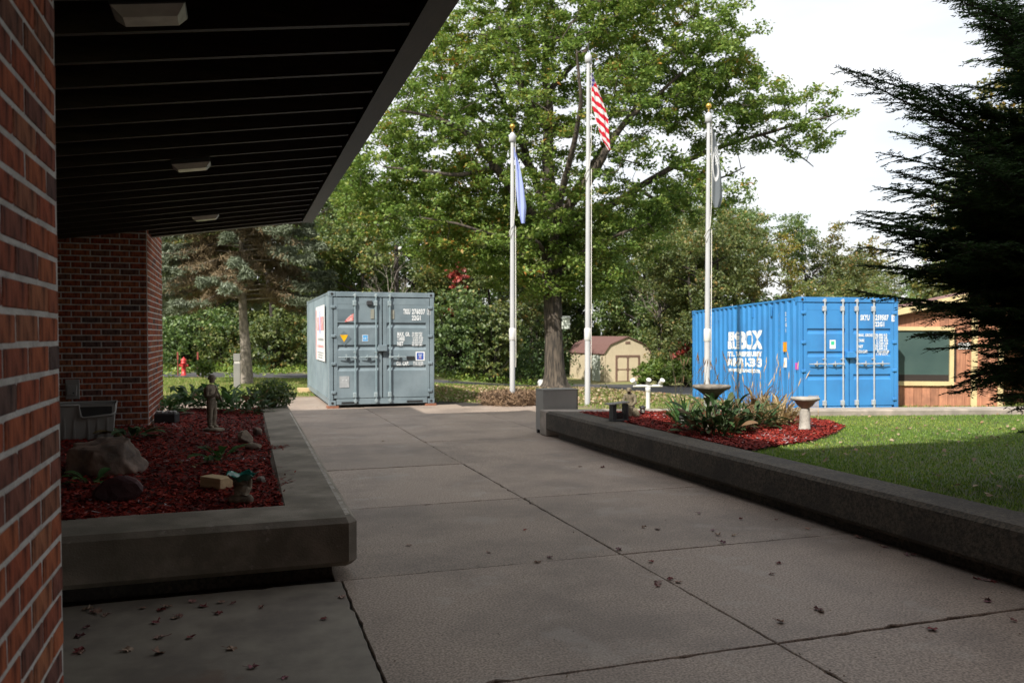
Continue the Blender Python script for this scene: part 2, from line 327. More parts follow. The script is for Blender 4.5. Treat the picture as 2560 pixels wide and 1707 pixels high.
M_spdead = leafmat('dead_needles', [(0, (.09, .065, .035)), (.6, (.17, .125, .07)), (1, (.22, .17, .10))], .1, .02)
M_yew = leafmat('yew_needles', [(0, (.014, .036, .010)), (.6, (.030, .072, .016)), (1, (.055, .115, .025))], .2, .02)
M_chip = leafmat('mulch_chips', [(0, (.05, .005, .004)), (.4, (.15, .012, .008)), (.8, (.25, .022, .013)), (.985, (.32, .045, .025)), (1, (.28, .22, .22))], .0, .03)
M_mulch = mat('mulch_bed', (.085, .014, .009), (.03, .006, .004), 28, .95, 1.2, 40)
M_blade = leafmat('grass_blades', [(0, (.07, .15, .015)), (.5, (.15, .27, .028)), (.8, (.25, .36, .045)), (1, (.40, .42, .09))], .35, .05)
M_lawn = mat('lawn_soil', (.05, .085, .018), (.075, .075, .03), 7, .95, .9, 60)
M_fallen = mat('fallen_leaf', (1, 1, 1), (.7, .65, .65), 40, .7)
rampmat(M_fallen, [(0, (.28, .05, .045)), (.3, (.14, .05, .05)), (.5, (.34, .17, .15)), (.7, (.42, .33, .22)), (.85, (.26, .13, .17)), (1, (.36, .08, .05))])
M_litter = leafmat('leaf_litter', [(0, (.22, .14, .07)), (.5, (.42, .30, .18)), (.85, (.55, .44, .30)), (1, (.35, .13, .05))], .2, .05)
M_hosta = leafmat('hosta_leaf', [(0, (.04, .11, .025)), (.6, (.075, .17, .04)), (.9, (.14, .22, .06)), (1, (.30, .32, .14))], .3, .05)
def obj_leaf(m):
    """pick a leaf colour per object as well as per island"""
    t = m.node_tree; k = t.links.new
    for n_ in t.nodes:
        if n_.type == 'NEW_GEOMETRY':
            outs = [l.to_socket for l in n_.outputs['Random Per Island'].links]
            oi = N(t, 'ShaderNodeObjectInfo'); ad = N(t, 'ShaderNodeMath'); ad.operation = 'ADD'; fr = N(t, 'ShaderNodeMath'); fr.operation = 'FRACT'
            k(n_.outputs['Random Per Island'], ad.inputs[0]); k(oi.outputs['Random'], ad.inputs[1]); k(ad.outputs[0], fr.inputs[0])
            for s_ in outs: k(fr.outputs[0], s_)
            break
    return m
obj_leaf(M_hosta)
M_hostad = obj_leaf(leafmat('tired_hosta_leaf', [(0, (.028, .06, .02)), (.5, (.05, .10, .03)), (.78, (.09, .12, .045)), (.9, (.19, .10, .045)), (1, (.30, .24, .15))], .22, .04))
M_dry = obj_leaf(leafmat('dry_plant', [(0, (.20, .14, .06)), (.5, (.40, .29, .14)), (.85, (.5, .40, .22)), (1, (.16, .2, .04))], .3, .05))
M_stalk = mat('flower_stalk', (.05, .07, .03), (.09, .07, .04), 9, .8)
M_seed = mat('seed_head', (.10, .06, .03), (.2, .12, .06), 20, .9)
# ------------------------------------------------------------ ground, road
def grid(name, xs, ys, fz, m, kind='structure', mask=None):
    X, Y = np.meshgrid(xs, ys); Z = fz(X, Y); V = np.stack([X, Y, Z], -1).reshape(-1, 3); nx = len(xs); ny = len(ys)
    i = np.arange(nx - 1)[None, :] + np.arange(ny - 1)[:, None] * nx; F = np.stack([i, i + 1, i + 1 + nx, i + nx], -1).reshape(-1, 4)
    if mask is not None:
        c = V[F].mean(1); F = F[mask(c[:, 0], c[:, 1])]
        us, inv = np.unique(F, return_inverse=True); V = V[us]; F = inv.reshape(-1, 4)
    o = link(name, np_mesh(name, V, F, True), m); tag(o, kind=kind); return o
gx = np.unique(np.concatenate([np.linspace(-600, -60, 10), np.arange(-60, 61, 1.), np.linspace(60, 600, 10)]))
gy = np.unique(np.concatenate([np.linspace(-60, 0, 7), np.arange(0, 81, 1.), np.linspace(80, 900, 12)]))
M_ground = mat('lawn', (.14, .19, .045), (.24, .22, .09), 1.1, .95, .9, 45, lo=.3, hi=.7, c3=(.22, .17, .09), s3=.35, amt3=.75)
grid('ground', gx, gy, terr, M_ground)
def roadmask(x, y):
    near = np.interp(x, [-60, -20, -8, -3, 0, 2, 5, 9, 40], [42, 34, 31.4, 30.2, 29.3, 28.2, 26.6, 25.3, 24.8])
    far = np.interp(x, [-60, -20, -8, -3, 0, 1.6, 3.2, 7, 12, 40], [46, 38, 35, 33.6, 33.8, 37, 46, 46, 40, 40])
    return (y > near) & (y < far)
grid('road', np.arange(-60, 40.1, .5), np.arange(20, 60.1, .5), lambda x, y: terr(x, y) + .035, M_asph, mask=roadmask)
# under-pavement soil and slabs
pav = bpy.data.objects.new('pavement', None); COL.objects.link(pav); tag(pav, kind='structure'); pav.rotation_euler = (0, 0, TH)
base = MB().prism([(-6, -5), (9, -5), (9, 12.5), (6, 18.6), (3.6, 22.6), (-2, 22.6), (-2, 15), (-6, 15)], -.2, -.018).build('joint_bed', M_joint, pav)
def slab(v0, v1, u0, u1, m, seed, poly=None):
    r = random.Random(seed); g = .006; P = []
    def side(a, b):
        L_ = math.hypot(b[0] - a[0], b[1] - a[1]); n = max(2, int(L_ / .07)); nx, ny = -(b[1] - a[1]) / L_, (b[0] - a[0]) / L_
        for i in range(n):
            t = i / n; j = r.gauss(0, .0025) + (.012 * abs(r.gauss(0, 1)) if r.random() < .06 else 0)
            P.append((a[0] + (b[0] - a[0]) * t + nx * j, a[1] + (b[1] - a[1]) * t + ny * j))
    cs = poly or [(v0 + g, u0 + g), (v1 - g, u0 + g), (v1 - g, u1 - g), (v0 + g, u1 - g)]
    for i in range(len(cs)): side(cs[i], cs[(i + 1) % len(cs)])
    n = len(P); cx = sum(p[0] for p in P) / n; cy = sum(p[1] for p in P) / n; ta, tb, t0 = r.gauss(0, .0012), r.gauss(0, .0012), r.uniform(-.003, .001)
    def zz(p): return t0 + ta * (p[0] - cx) + tb * (p[1] - cy)
    top = [(cx + (p[0] - cx) * .9955, cy + (p[1] - cy) * .9955, zz(p)) for p in P]
    vs = top + [(p[0], p[1], zz(p) - .007) for p in P] + [(p[0], p[1], -.05) for p in P]
    fs = [tuple(range(n))] + [(k * n + n + i, k * n + n + (i + 1) % n, k * n + (i + 1) % n, k * n + i) for k in range(2) for i in range(n)]
    MB().add(vs, fs).build('slab', m, pav)
US = [-4, -1.2, 1.4, 3.68, 5.56, 7.82, 10.16, 12.45, 14.75, 17.0]
k = 0
for i in range(len(US) - 1):
    u0, u1 = US[i], US[i + 1]
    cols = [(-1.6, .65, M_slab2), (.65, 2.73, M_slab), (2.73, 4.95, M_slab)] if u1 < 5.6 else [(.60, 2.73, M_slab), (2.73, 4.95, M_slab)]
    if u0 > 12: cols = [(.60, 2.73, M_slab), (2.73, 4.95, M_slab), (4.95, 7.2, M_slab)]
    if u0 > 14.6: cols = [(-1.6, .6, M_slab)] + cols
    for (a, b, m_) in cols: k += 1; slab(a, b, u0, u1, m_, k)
for (a, b, c, d) in [(-1.6, .6, 17, 19.2), (.6, 2.73, 17, 19.2), (2.73, 4.95, 17, 19.0), (4.95, 7.2, 17, 18.4), (-1.6, .6, 19.2, 22.4), (.6, 2.73, 19.2, 22.4)]:
    k += 1; slab(a, b, c, d, M_slab, k)
# dirt shoulder along the far pavement edge
M_dirt = mat('bare_dirt', (.27, .20, .13), (.18, .14, .09), 8, .95, .8, 60, c3=(.12, .10, .04), s3=3, amt3=.6)
dp = [(-1.6, 22.3), (2.8, 22.3), (2.8, 19.1), (5, 19.0), (7.2, 18.3), (9, 15.0), (10.2, 15.2), (8.6, 19.2), (6, 20.4), (3.6, 20.2), (3.3, 23.2), (-1.6, 23.2)]
dm = MB().add([tuple(uv(u, v, -.024)) for v, u in dp], [tuple(range(len(dp)))]).build('dirt_strip', M_dirt); tag(dm, kind='structure')
# ------------------------------------------------------------ brick walls
BC, BL, BH, JT = .0813, .238, .0813 - .0145, .014
def brick_meshes(n, L_, dep):
    out = []
    for i in range(n):
        r = random.Random(i + int(L_ * 1000)); b = MB().box(-L_ / 2, L_ / 2, 0, dep, -BH / 2, BH / 2, ch=.0028); 
        for v in b.v: v.x += r.gauss(0, .0008); v.z += r.gauss(0, .0009); v.y += r.gauss(0, .0004)
        out.append(b)
    return out
def brick_face(root, origin, direction, length, z0, z1, budget_list):
    """bricks on a face; origin local, direction unit 2D (local), face normal to the right of direction (outwards)"""
    n = int((z1 - z0) / BC)
    for c in range(n):
        z = z0 + (c + .5) * BC; x = -BL / 2 if c % 2 else 0.
        while x < length - .02:
            a = max(x, 0) + JT / 2; b = min(x + BL, length) - JT / 2
            if b - a > .03: budget_list.append((origin, direction, (a + b) / 2, b - a, z))
            x += BL
def place_bricks(root, lst, cam_local, limit=290):
    def dist(q):
        o, d, t, l, z = q; p = Vector((o[0] + d[0] * t, o[1] + d[1] * t, z)); return (p - cam_local).length
    lst.sort(key=dist); cache = {}; rest = MB()
    for i, (o, d, t, l, z) in enumerate(lst):
        ang = math.atan2(d[1], d[0]); jit = random.gauss(0, .0012)
        loc = (o[0] + d[0] * t + d[1] * 0 , o[1] + d[1] * t, z); nrm = (d[1], -d[0])
        out = .0045 + jit * .6; loc = (loc[0] + nrm[0] * out, loc[1] + nrm[1] * out, z + random.gauss(0, .0008))
        if i < limit:
            key = (round(l, 3), random.randrange(4))
            if key not in cache:
                b = brick_meshes(4, l, .05)[key[1]]; me = b.mesh('brick'); me.materials.append(M_brick); cache[key] = me
            link('brick', cache[key], None, root, loc=loc, rot=(0, 0, ang))
        else: rest.box(-l / 2, l / 2, 0, .05, -BH / 2, BH / 2, XF(loc, (0, 0, ang)), ch=.0028)
    if rest.v: tag(rest.build('brickwork', M_brick, root), kind='stuff')
nw = empty('brick_wall', (0, 0, 0), TH, 'brick wall at the left edge, close up, its pale mortar joints running away', 'brick wall')
MB().box(-.95, -.5015, -6, 2.7155, -.05, 3.6).build('wall', M_mortar, nw)
lst = []; brick_face(nw, (-.503, 1.05 - 2.4 + .0), (0, 1), 4.0 + .064, .0, 3.2, lst)
lst = [q for q in lst if q[0][1] + q[2] > .9]
brick_face(nw, (-.503, 2.714), (-1, 0), .43, .0, 3.2, l2 := []); lst += l2
place_bricks(nw, lst, Vector((0, 0, 1.65)), 295)
fw = empty('brick_wall', (0, 0, 0), TH, 'brick pier with a pointed corner under the roof, behind the mulch bed', 'brick wall')
MB().box(-6.3, -1.1665, 12.1965, 14.5, -.05, 6.1).build('wall', M_mortar, fw)
lst = []; brick_face(fw, (-1.168 - 2.0, 12.198), (1, 0), 2.0, .35, 3.3, lst); brick_face(fw, (-1.168, 12.198), (0, 1), 2.302, .35, 3.9, lst)
place_bricks(fw, lst, Vector((0, 0, 1.65)), 298)
MB().box(-6.3, -5.9, -6, 12.19, -.05, 6.1).build('back_wall', M_brick, fw)
# outlet on the pier
ol = empty('outlet_box', tuple(uv(12.185, -2.09, .93)), TH, 'grey weatherproof outlet with flap open on the brick pier', 'outlet')
MB().box(-.085, .085, -.02, .0, -.13, .13, ch=.006).build('backplate', M_greym, ol)
MB().box(-.06, .055, -.015, .003, -.085, .075, XF((0, -.028, 0), (-.35, 0, 0)), ch=.004).build('flap', M_greym, ol)
MB().tube([(.02, -.07, -.045), (.02, -.055, -.045)], .012, 8).build('latch', M_dgreym, ol)
# ------------------------------------------------------------ canopy roof
rf = empty('canopy_roof', (0, 0, 0), TH, 'dark timber canopy roof with rows of joists, sloping up outwards over the walk', 'roof')
ZR0, VR0, SLP = 3.05, -1.16, .15
def rz(v): return ZR0 + SLP * (v - VR0)
tilt = math.atan(SLP)
VA, VB, UA, UB = -5.88, .93, -6., 12.66
sb = MB(); vs = [(VA, UA, rz(VA) + .16), (VB, UA, rz(VB) + .16), (VB, UB, rz(VB) + .16), (VA, UB, rz(VA) + .16)]
vs += [(VA, UA, 5.9), (VB, UA, 5.9), (VB, UB, 5.9), (VA, UB, 5.9)]
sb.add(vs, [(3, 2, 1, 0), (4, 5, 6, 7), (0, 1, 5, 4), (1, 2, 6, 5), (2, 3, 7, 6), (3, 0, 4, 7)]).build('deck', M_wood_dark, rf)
u = 4.06 - .44 * 14
while u < 12.5:
    if u > -3:
        va = VA
        b = MB(); b.add([(va, u - .019, rz(va)), (VB - .02, u - .019, rz(VB - .02)), (VB - .02, u + .019, rz(VB - .02)), (va, u + .019, rz(va)),
                         (va, u - .019, rz(va) + .155), (VB - .02, u - .019, rz(VB) + .152), (VB - .02, u + .019, rz(VB) + .152), (va, u + .019, rz(va) + .155)],
                        [(0, 3, 2, 1), (4, 5, 6, 7), (0, 1, 5, 4), (1, 2, 6, 5), (2, 3, 7, 6), (3, 0, 4, 7)])
        b.build('joist', M_joist, rf)
    u += .44
MB().box(.935, 1.085, UA, 12.82, 3.355, 6.2).build('fascia', M_fascia, rf)
bf = MB(); z_ = lambda v: rz(v) - .01
bf.add([(-5.8, 12.67, z_(-5.8)), (.93, 12.67, z_(.93)), (.93, 12.81, z_(.93)), (-5.8, 12.81, z_(-5.8)), (-5.8, 12.67, 6.05), (.93, 12.67, 6.05), (.93, 12.81, 6.05), (-5.8, 12.81, 6.05)],
       [(0, 3, 2, 1), (4, 5, 6, 7), (0, 1, 5, 4), (1, 2, 6, 5), (2, 3, 7, 6), (3, 0, 4, 7)])
# keep the end fascia clear of the pier
for q in bf.v:
    if q.x < -5: q.x = -1.15; q.z = (z_(-1.15) if q.z < 5 else 6.05)
bf.build('end_fascia', M_fascia, rf)
lab = ['grey box light under the canopy, the large nearest one', 'grey box light under the canopy, the middle one of three', 'grey box light under the canopy, the small farthest one']
for i, ul in enumerate([4.13, 7.7, 10.97]):
    vl = -.375; t = empty('ceiling_light', tuple(uv(ul, vl, rz(vl) - .002)), 0, lab[i], 'ceiling light', 'box lights under the canopy')
    t.rotation_euler = Euler((0, -tilt, TH)); S = 1.
    MB().box(-.16, .16, -.105, .105, -.035, .0, ch=.004).build('housing', M_dgreym, t)
    a, b_ = (.155, .10), (.115, .06); zb = -.078
    MB().add([(-a[0], -a[1], -.036), (a[0], -a[1], -.036), (a[0], a[1], -.036), (-a[0], a[1], -.036), (-b_[0], -b_[1], zb), (b_[0], -b_[1], zb), (b_[0], b_[1], zb), (-b_[0], b_[1], zb)],
             [(0, 1, 2, 3), (7, 6, 5, 4), (4, 5, 1, 0), (5, 6, 2, 1), (6, 7, 3, 2), (7, 4, 0, 3)]).build('diffuser', M_lens, t)
# unseen brick wing added behind the camera to shade the walk and lawn
wg = empty('shade_wing', (0, 0, 0), TH, 'tall brick wing added unseen behind the viewpoint to cast shade', 'building')
MB().box(3.2, 15, -7, 1.2, -.05, 6.25).build('wall', M_brick, wg)
MB().box(-.9, 3.19, -6.6, -6.3, -.05, 6.25).build('shade_back_wall', M_brick, wg)  # added to shut out light from behind and darken the canopy space
MB().box(-6.3, 15, -7, 1.2, 6.26, 9.3).build('upper_shade_wall', M_brick, wg)  # unseen block added above the canopy so its shadow covers the near lawn
MB().box(-6.4, 15.1, -7.1, 1.3, 9.3, 9.6).build('roof', M_roofblk, wg)
# ------------------------------------------------------------ left planter
M_worn = mat('worn_concrete_edge', (.52, .48, .42), (.30, .265, .215), 16, .85, .3, 90)
pl = empty('concrete_planter', (0, 0, 0), TH, 'low concrete planter wall with overhanging top around the left mulch bed', 'planter')
def ledge(poly, z0, z1, name, m, parent, ch=.035):
    """polygon slab with chamfered top and bottom edges (local v,u)"""
    n = len(poly)
    def inset(d):
        out = []
        for i in range(n):
            p0 = Vector(poly[i - 1]); p1 = Vector(poly[i]); p2 = Vector(poly[(i + 1) % n]); e1 = (p1 - p0).normalized(); e2 = (p2 - p1).normalized()
            n1 = Vector((-e1.y, e1.x)); n2 = Vector((-e2.y, e2.x)); bis = (n1 + n2); bis = bis / max(.2, bis.length ** 2 / 2) ; out.append(p1 + bis * d)
        return out
    I = inset(ch); vs = [(p.x, p.y, z0) for p in I] + [(p[0], p[1], z0 + ch) for p in poly] + [(p[0], p[1], z1 - ch) for p in poly] + [(p.x, p.y, z1) for p in I]
    fs = [tuple(reversed(range(n))), tuple(range(3 * n, 4 * n))] + [(k * n + i, k * n + (i + 1) % n, k * n + n + (i + 1) % n, k * n + n + i) for k in range(3) for i in range(n)]
    return MB().add(vs, fs).build(name, m, parent)
ledge([(-5.8, 5.56), (.70, 5.56), (.76, 5.62), (.84, 15.3), (.36, 15.3), (.28, 6.15), (-5.8, 6.15)], .09, .42, 'ledge', M_pconc, pl)
MB().add([(.688, 5.66, .4212), (.722, 5.68, .4212), (.788, 13.5, .4212), (.770, 13.5, .4212)], [(0, 1, 2, 3)]).build('worn_edge', M_worn, pl)
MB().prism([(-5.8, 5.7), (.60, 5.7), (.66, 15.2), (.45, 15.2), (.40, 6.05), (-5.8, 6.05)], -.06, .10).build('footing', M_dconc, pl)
# mulch bed left
def bedmesh(name, poly, fz, step, m):
    vsx = [p[0] for p in poly]; usx = [p[1] for p in poly]
    xs = np.arange(min(vsx), max(vsx) + step, step); ys = np.arange(min(usx), max(usx) + step, step)
    X, Y = np.meshgrid(xs, ys); Z = fz(X, Y) + rng.normal(0, .006, X.shape); nx = len(xs); V = np.stack([X, Y, Z], -1).reshape(-1, 3)
    i = np.arange(nx - 1)[None, :] + np.arange(len(ys) - 1)[:, None] * nx; F = np.stack([i, i + 1, i + 1 + nx, i + nx], -1).reshape(-1, 4)
    c = V[F].mean(1); F = F[inpoly(c[:, 0], c[:, 1], poly)]; us, inv = np.unique(F, return_inverse=True)
    o = link(name, np_mesh(name, V[us], inv.reshape(-1, 4), True), m, rot=(0, 0, TH)); return o
def chips(n, poly, fz, near=None, size=.021):
    vsx = [p[0] for p in poly]; usx = [p[1] for p in poly]; x = rng.uniform(min(vsx), max(vsx), n * 2); 
    t = rng.random(n * 2) ** 1.5; y = min(usx) + (max(usx) - min(usx)) * t; k = inpoly(x, y, poly); x = x[k][:n]; y = y[k][:n]; n = len(x)
    C = np.stack([x, y, fz(x, y) + rng.uniform(.004, .02, n)], -1)
    a = rng.uniform(0, 2 * math.pi, n); A = np.stack([np.cos(a), np.sin(a), rng.normal(0, .28, n)], -1) * (size * rng.uniform(.5, 1.5, (n, 1)))
    B = np.stack([-np.sin(a), np.cos(a), rng.normal(0, .45, n)], -1) * (size * .26 * rng.uniform(.6, 1.5, (n, 1)))
    return cards('mulch', C, A, B, .3, 'rect')
LBED = [(-4.5, 6.1), (.32, 6.1), (.40, 15.0), (-1.1, 15.0), (-1.1, 12.15), (-4.5, 12.15)]
def zL(x, y): return .385 + .035 * sst((-.2 - x) / 1.5) + .012 * np.sin(x * 3 + y * 2)
tag(bedmesh('mulch_bed', LBED, zL, .1, M_mulch), kind='structure')
tag(link('mulch', chips(42000, LBED, zL), M_chip, rot=(0, 0, TH)), 'red wood chip mulch filling the left planter', 'mulch', kind='stuff')
# a few chips spilled on the ledge
sp = np.concatenate([uvp for uvp in [np.array([[.42 + rng.normal(0, .07), 9.3 + rng.normal(0, .10)] for _ in range(60)]), np.array([[.36 + rng.normal(0, .05), 7.3 + rng.normal(0, .3)] for _ in range(30)])]])
a = rng.uniform(0, 6.28, len(sp)); C = np.column_stack([sp, np.full(len(sp), .427)])
tag(link('spilled_mulch', cards('spilled_mulch', C, np.column_stack([np.cos(a), np.sin(a), a * 0 + .15]) * .025, np.column_stack([-np.sin(a), np.cos(a), a * 0]) * .006, .3, 'rect'), M_chip, rot=(0, 0, TH)),
    'small heap of red chips spilled over the planter ledge', 'mulch', kind='stuff')
# ------------------------------------------------------------ right planter, lawn and mulch
def ufar(v): return (13.4996 - .2544 * np.asarray(v, float)) / .9693
pr = empty('concrete_planter', (0, 0, 0), TH, 'long dark weathered concrete wall retaining the right-hand lawn', 'planter')
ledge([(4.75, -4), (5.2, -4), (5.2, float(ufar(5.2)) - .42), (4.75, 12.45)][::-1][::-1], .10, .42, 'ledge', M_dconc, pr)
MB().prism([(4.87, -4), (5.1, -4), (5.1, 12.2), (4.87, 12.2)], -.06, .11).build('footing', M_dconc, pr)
pf = empty('concrete_kerb', (0, 0, 0), TH, 'pale concrete kerb wall along the far side of the lawn', 'kerb')
M_kerb = mat('kerb_concrete', (.40, .34, .29), (.28, .25, .21), 5, .85, .5, 60, c3=(.17, .155, .13), s3=4, amt3=.5)
fu = lambda v, d=0: float(ufar(v)) + d
ledge([(5.22, fu(5.22, -.40)), (17, fu(17, -.40)), (17, fu(17, .08)), (4.76, fu(4.76, .08)), (4.76, 12.47)], .0, .42, 'ledge', M_kerb, pf, ch=.02)
RBED = [(5.2, 7.5), (5.6, 7.7), (6.4, 8.0), (7.28, 8.62), (8.0, 9.3), (8.5, 10.19), (8.4, fu(8.4, -.42)), (5.2, fu(5.2, -.42))]
def zR(x, y): return .40 - .07 * sst((np.asarray(x) - 7.2) / 1.6) * sst((np.asarray(y) - 6.5) / 3)
xs = np.arange(5.15, 17.01, .25); nu = 60; X = np.repeat(xs[None, :], nu, 0); T_ = np.linspace(0, 1, nu)[:, None]; Y = T_ * (ufar(xs)[None, :] - .39) + 0 * X - (1 - T_) * 1.0
V = np.stack([X, Y, zR(X, Y) - .01], -1).reshape(-1, 3); nx = len(xs); i = np.arange(nx - 1)[None, :] + np.arange(nu - 1)[:, None] * nx
F = np.stack([i, i + 1, i + 1 + nx, i + nx], -1).reshape(-1, 4)
tag(link('lawn', np_mesh('lawn', V, F, True), M_lawn, rot=(0, 0, TH)), kind='structure')
tag(bedmesh('mulch_bed', RBED, lambda x, y: zR(x, y) + .012, .1, M_mulch), kind='structure')
tag(link('mulch', chips(26000, RBED, lambda x, y: zR(x, y) + .012), M_chip, rot=(0, 0, TH)), 'red wood chip mulch in the bed beside the right-hand lawn', 'mulch', kind='stuff')
def blades(n, x, y, z, h, w, lean=.35):
    a = rng.uniform(0, 2 * math.pi, n); hh = h * rng.uniform(.5, 1.3, n); lx = rng.normal(0, lean, n) * hh; ly = rng.normal(0, lean, n) * hh
    ww = w * rng.uniform(.6, 1.4, n); P0 = np.stack([x, y, z], -1); sd = np.stack([np.cos(a) * ww, np.sin(a) * ww, 0 * a], -1)
    mid = P0 + np.stack([lx * .35, ly * .35, hh * .6], -1); tip = P0 + np.stack([lx, ly, hh], -1)
    V = np.stack([P0 - sd, P0 + sd, mid + sd * .8, tip, mid - sd * .8], 1).reshape(-1, 3); F = np.arange(5 * n).reshape(n, 5); return V, F
n = 150000; v_ = 5.2 + 10.5 * rng.random(n) ** 1.3; u_ = 3.0 + rng.random(n) ** .8 * (ufar(v_) - .42 - 3.0)
k_ = ~inpoly(v_, u_, [(p[0], p[1]) for p in RBED]) & (v_ < .95 * u_ + 4) ; v_ = v_[k_]; u_ = u_[k_]
V, F = blades(len(v_), v_, u_, zR(v_, u_) - .01, .024, .0032)
tag(link('grass', np_mesh('grass', V, F), M_blade, rot=(0, 0, TH)), 'short green lawn grass behind the dark concrete wall', 'grass', kind='stuff')
# grass on the far lawns
n = 120000; x = rng.uniform(-19, 14, n); y = 17 + 15 * rng.random(n); uu, vv = touv(x, y)
pavp = [(-2, -5), (9, -5), (9, 12.5), (7.4, 18.7), (3.6, 20.4), (3.4, 23), (-2, 23)]
kk = ~inpoly(vv, uu, pavp) & ~roadmask(x, y) & ~((vv < 0) & (uu < 15.2)); x = x[kk]; y = y[kk]
V, F = blades(len(x), x, y, terr(x, y), .07, .010)
M_blade2 = leafmat('far_grass_blades', [(0, (.12, .20, .03)), (.5, (.20, .28, .05)), (.8, (.32, .33, .10)), (1, (.45, .38, .17))], .4, .03)
tag(link('grass', np_mesh('grass', V, F), M_blade2), 'sunlit thin lawn grass around the oak and the road', 'grass', kind='stuff')
n = 9000; x = rng.uniform(-9, 9, n); y = 19.5 + 8.5 * rng.random(n); w_ = np.exp(-((x - 1) / 5) ** 2) > rng.random(n) * 1.0; uu, vv = touv(x, y)
kk = w_ & ~inpoly(vv, uu, pavp) & ~roadmask(x, y); x = x[kk]; y = y[kk]; n = len(x)
a = rng.uniform(0, 6.28, n); C = np.stack([x, y, terr(x, y) + .045 + .02 * rng.random(n)], -1)
tag(link('leaf_litter', cards('leaf_litter', C, np.stack([np.cos(a), np.sin(a), rng.normal(0, .4, n)], -1) * .042, np.stack([-np.sin(a), np.cos(a), rng.normal(0, .4, n)], -1) * .03, .3), M_litter),
    'pale fallen leaves strewn over the lawn under the oak', 'fallen leaves', kind='stuff')
